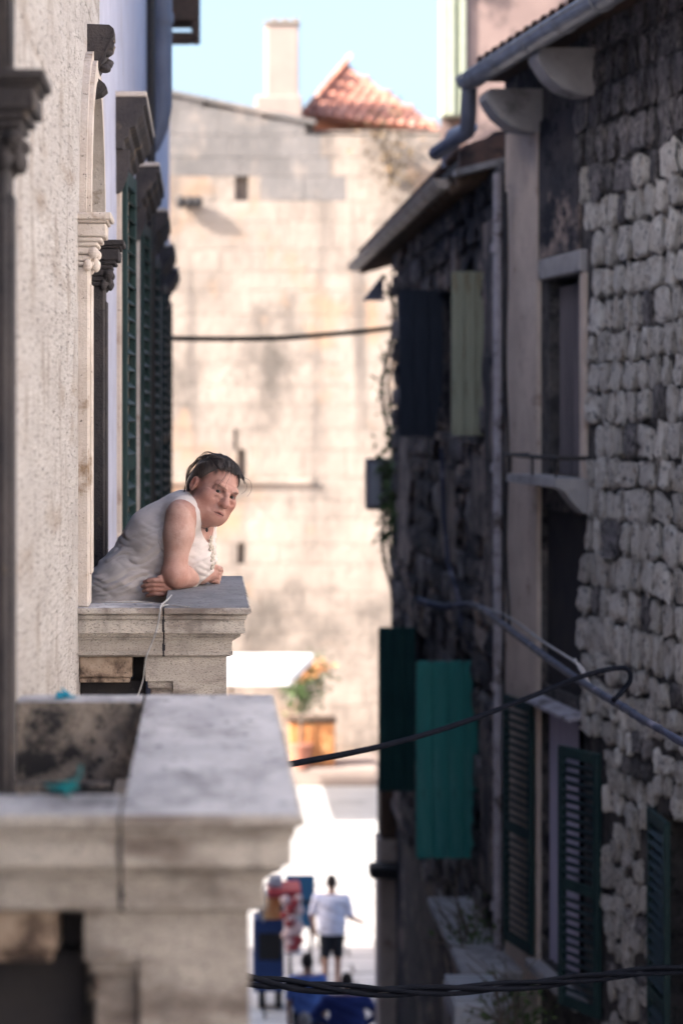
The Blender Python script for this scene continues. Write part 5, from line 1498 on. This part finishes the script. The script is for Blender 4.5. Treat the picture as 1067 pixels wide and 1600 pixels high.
for k in range(150):
    x = rnd.uniform(-.062, .062); t = abs(x) / .075
    z0 = .075 - .055 * t * t + rnd.gauss(0, .003); y0 = -.076 + .03 * t * t
    rr = rnd.uniform(.0006, .0012)
    sgn = 1 if x > 0 else -1
    pts = []
    st_ = rnd.uniform(.50, .72)
    for s_ in (0, .33, .66, 1):
        ang = st_ + s_ * 1.7
        pts.append((x * (1 + .12 * math.sin(s_ * 3)), .018 - .101 * math.cos(ang) , .029 + (.0865 * math.sqrt(max(.05, 1 - (x / .0785) ** 2))) * math.sin(ang) + rnd.gauss(0, .0015)))
    lock(pts, rr)
lock([(-.035, -.078, .072), (-.040, -.093, .055), (-.044, -.092, .03), (-.046, -.086, .008)], .0008)
lock([(-.033, -.08, .072), (-.038, -.095, .052), (-.041, -.094, .026), (-.044, -.088, .004)], .0006)
lock([(-.018, -.084, .070), (-.024, -.098, .055), (-.026, -.099, .035), (-.022, -.097, .016)], .0005)
lock([(.055, -.05, .075), (.082, -.062, .072), (.098, -.066, .045), (.096, -.062, .02)], .0008)
lock([(.060, -.045, .07), (.080, -.055, .055), (.082, -.058, .035), (.070, -.06, .018)], .0007)
for k in range(16):
    s_ = -1
    a = rnd.uniform(0, 1)
    lock([(-.045 + rnd.gauss(0, .01), -.02 + rnd.gauss(0, .02), .105), (-.075, .02 + rnd.gauss(0, .015), .085 + rnd.uniform(0, .02)), (-.088 + rnd.gauss(0, .005), .055, .03), (-.07, .07, -.03), (-.045, .075, -.085 + rnd.gauss(0, .01))], .0009)
part('hair_strand', mb, M['hair'], hr, sm=True)

# ------------------------------------------------------------------ people on the street
def street_person(name, foot, H, label, top_mat, bottom_mat, hair_mat, shorts=True, arms='relaxed', heading=0., h=.014, wide=1.0, sleeves='short'):
    r = root(name, foot, label, 'person'); s = H / 1.75; fx, fy, fz = foot
    ca, sa = math.cos(heading), math.sin(heading)
    def loc(p):
        q = (p - np.array(foot, np.float32)) / s
        x = q[:, 0] * ca + q[:, 1] * sa; y = -q[:, 0] * sa + q[:, 1] * ca
        return np.stack([x, y, q[:, 2]], 1).astype(np.float32)
    W = wide
    if arms == 'relaxed': A_ = [((-.2 * W, 0, 1.40), (-.27 * W, .02, 1.12), (-.25 * W, .10, .90)), ((.2 * W, 0, 1.40), (.26 * W, .0, 1.12), (.38 * W, .20, 1.02))]
    elif arms == 'akimbo': A_ = [((-.2 * W, 0, 1.40), (-.34 * W, .05, 1.16), (-.2 * W, .20, 1.02)), ((.2 * W, 0, 1.40), (.34 * W, .05, 1.16), (.2 * W, .20, 1.02))]
    else: A_ = [((-.2 * W, 0, 1.40), (-.25 * W, 0, 1.12), (-.24 * W, .06, .86)), ((.2 * W, 0, 1.40), (.25 * W, 0, 1.12), (.24 * W, .06, .86))]
    def trunk(q):
        G = Fld(q); d = G.cap((0, 0, 1.0), (0, 0, 1.32), .12, .135, (1 / (1.25 * W), 1, 1))
        return su(d, G.cap((-.15 * W, 0, 1.41), (.15 * W, 0, 1.41), .07, .07), .08)
    def armf(q, upto=3):
        G = Fld(q); d = None
        for a, b, c in A_:
            e = G.cap(a, b, .06, .045)
            if upto > 1:
                e = su(e, G.cap(b, c, .042, .03), .02)
                dv = np.array(c) - np.array(b); dv = dv / np.linalg.norm(dv); c2 = np.array(c)
                e = su(e, G.cap(c2, c2 + dv * .08, .032, .026), .015)
                side = np.cross(dv, (0, 0, 1.)); side = side / max(np.linalg.norm(side), 1e-3)
                for k in range(4): e = su(e, G.cap(c2 + dv * .07 + side * (.024 - .016 * k), c2 + dv * (.145 + .012 * (k in (1, 2))) + side * (.026 - .017 * k) + np.array((0, 0, -.02)), .010, .008), .005)
                e = su(e, G.cap(c2 + dv * .03 + side * .025, c2 + dv * .08 + side * .055, .012, .009), .008)
            d = e if d is None else np.minimum(d, e)
        return d
    def legs(q, rad=1., low=0):
        G = Fld(q); d = None
        for sx, yk, yf in ((-1, -.02, -.10), (1, .05, .06)):
            a, b, c = (sx * .09, 0, .92), (sx * .095, yk, .50), (sx * .09, yf, .08)
            e = G.cap(a, b, .09 * rad, .062 * rad)
            if not low:
                e = su(e, G.cap(b, c, .058, .038), .03); e = su(e, G.cap((sx * .09, yf - .02, .045), (sx * .10, yf + .17, .032), .042, .034), .02)
            d = e if d is None else su(d, e, .03)
        return d
    def bodyf(p):
        q = loc(p); G = Fld(q); d = su(trunk(q), legs(q), .06); d = su(d, armf(q), .03)
        d = su(d, G.cap((0, 0, 1.42), (0, .02, 1.55), .055, .05), .03)
        hd = su(G.ell((0, .0, 1.66), (.076, .095, .11)), G.ell((0, .04, 1.60), (.058, .06, .075)), .03)
        hd = su(hd, G.sph((0, .108, 1.635), .016), .02)
        for sx in (-1, 1): hd = su(hd, G.ell((sx * .078, .0, 1.64), (.01, .02, .032)), .008)
        return su(d, hd, .02) * s
    def topf(p):
        q = loc(p); G = Fld(q)
        d = su(trunk(q), G.cap((0, 0, .86), (0, 0, 1.1), .13, .135, (1 / (1.25 * W), 1, 1)), .05)
        ar = armf(q, 1 if sleeves == 'short' else 3)
        if sleeves == 'short':
            for k, (a, b, c) in enumerate(A_):
                dv = np.array(b) - np.array(a); ar = np.maximum(ar, 0 + ar)
            zc = 1.17; ar = np.maximum(ar, (zc - q[:, 2]))
        else: ar = np.maximum(ar, (.95 - q[:, 2]))
        d = su(d, ar, .05) - .018 - .006 * np.sin(q[:, 2] * 40 + q[:, 0] * 18)
        d = np.maximum(d, .86 - q[:, 2]); d = np.maximum(d, q[:, 2] - 1.475)
        return d * s
    def botf(p):
        q = loc(p); d = su(legs(q, 1.12, shorts), Fld(q).cap((0, 0, .93), (0, 0, 1.0), .125, .12, (1 / (1.25 * W), 1, 1)), .05) - .014
        if not shorts: d = np.maximum(d, .07 - q[:, 2])
        else: d = np.maximum(d, .50 - q[:, 2])
        return np.maximum(d, q[:, 2] - 1.02) * s
    def hairf(p):
        q = loc(p); d = Fld(q).ell((0, -.008, 1.675), (.084, .103, .112)); return np.maximum(d, -(.75 * (-q[:, 1] + .03) + .65 * (q[:, 2] - 1.66))) * s
    def shoef(p):
        q = loc(p); d = None
        for sx, yf in ((-1, -.10), (1, .06)):
            e = Fld(q).cap((sx * .09, yf - .03, .045), (sx * .10, yf + .18, .034), .052, .042); d = e if d is None else np.minimum(d, e)
        return np.maximum(d, q[:, 2] - .085) * s
    lo = np.array(foot) + np.array((-.6, -.5, -.03)) * s; hi = np.array(foot) + np.array((.6, .5, 1.82)) * s
    for nm, fn, m_ in (('body', bodyf, M['skin_far']), ('shirt', topf, top_mat), ('shorts' if shorts else 'trousers', botf, bottom_mat), ('hair', hairf, hair_mat), ('shoe', shoef, M['rubber'])):
        put(nm, np_mesh(nm, [grid_mesh(fn, lo, hi, h * s, nm)], BASE[r]), m_, r)
    return r
GZ = -9.05 + .022
q = P(518, 1545, 37.9)
street_person('person', (q.x, 37.9, GZ), 1.76, 'man in white t-shirt and black shorts walking away across the square', M['tee'], M['shorts'], M['hair_far'], heading=-.15, wide=1.12)
q = P(480, 1500, 32.6)
street_person('person', (q.x, 32.6, GZ), 1.72, 'person in a light blue shirt at the bottom of the alley', M['shirt_bl'], M['shorts'], M['hair_far'], arms='down', shorts=False, heading=.1)
q = P(542, 1530, 31.8)
street_person('person', (q.x, 31.8, GZ), 1.64, 'broad person in a navy jacket low in the alley mouth', M['shirt_nv'], M['shorts'], M['hair_far'], arms='akimbo', shorts=False, wide=1.35, sleeves='long')
q = P(476, 1590, 29.6)
street_person('person', (q.x, 29.6, GZ), 1.66, 'grey-haired person whose head just enters at the bottom edge', M['shirt_nv'], M['shorts'], M['grey_hair'], arms='down', shorts=False, heading=-.2)
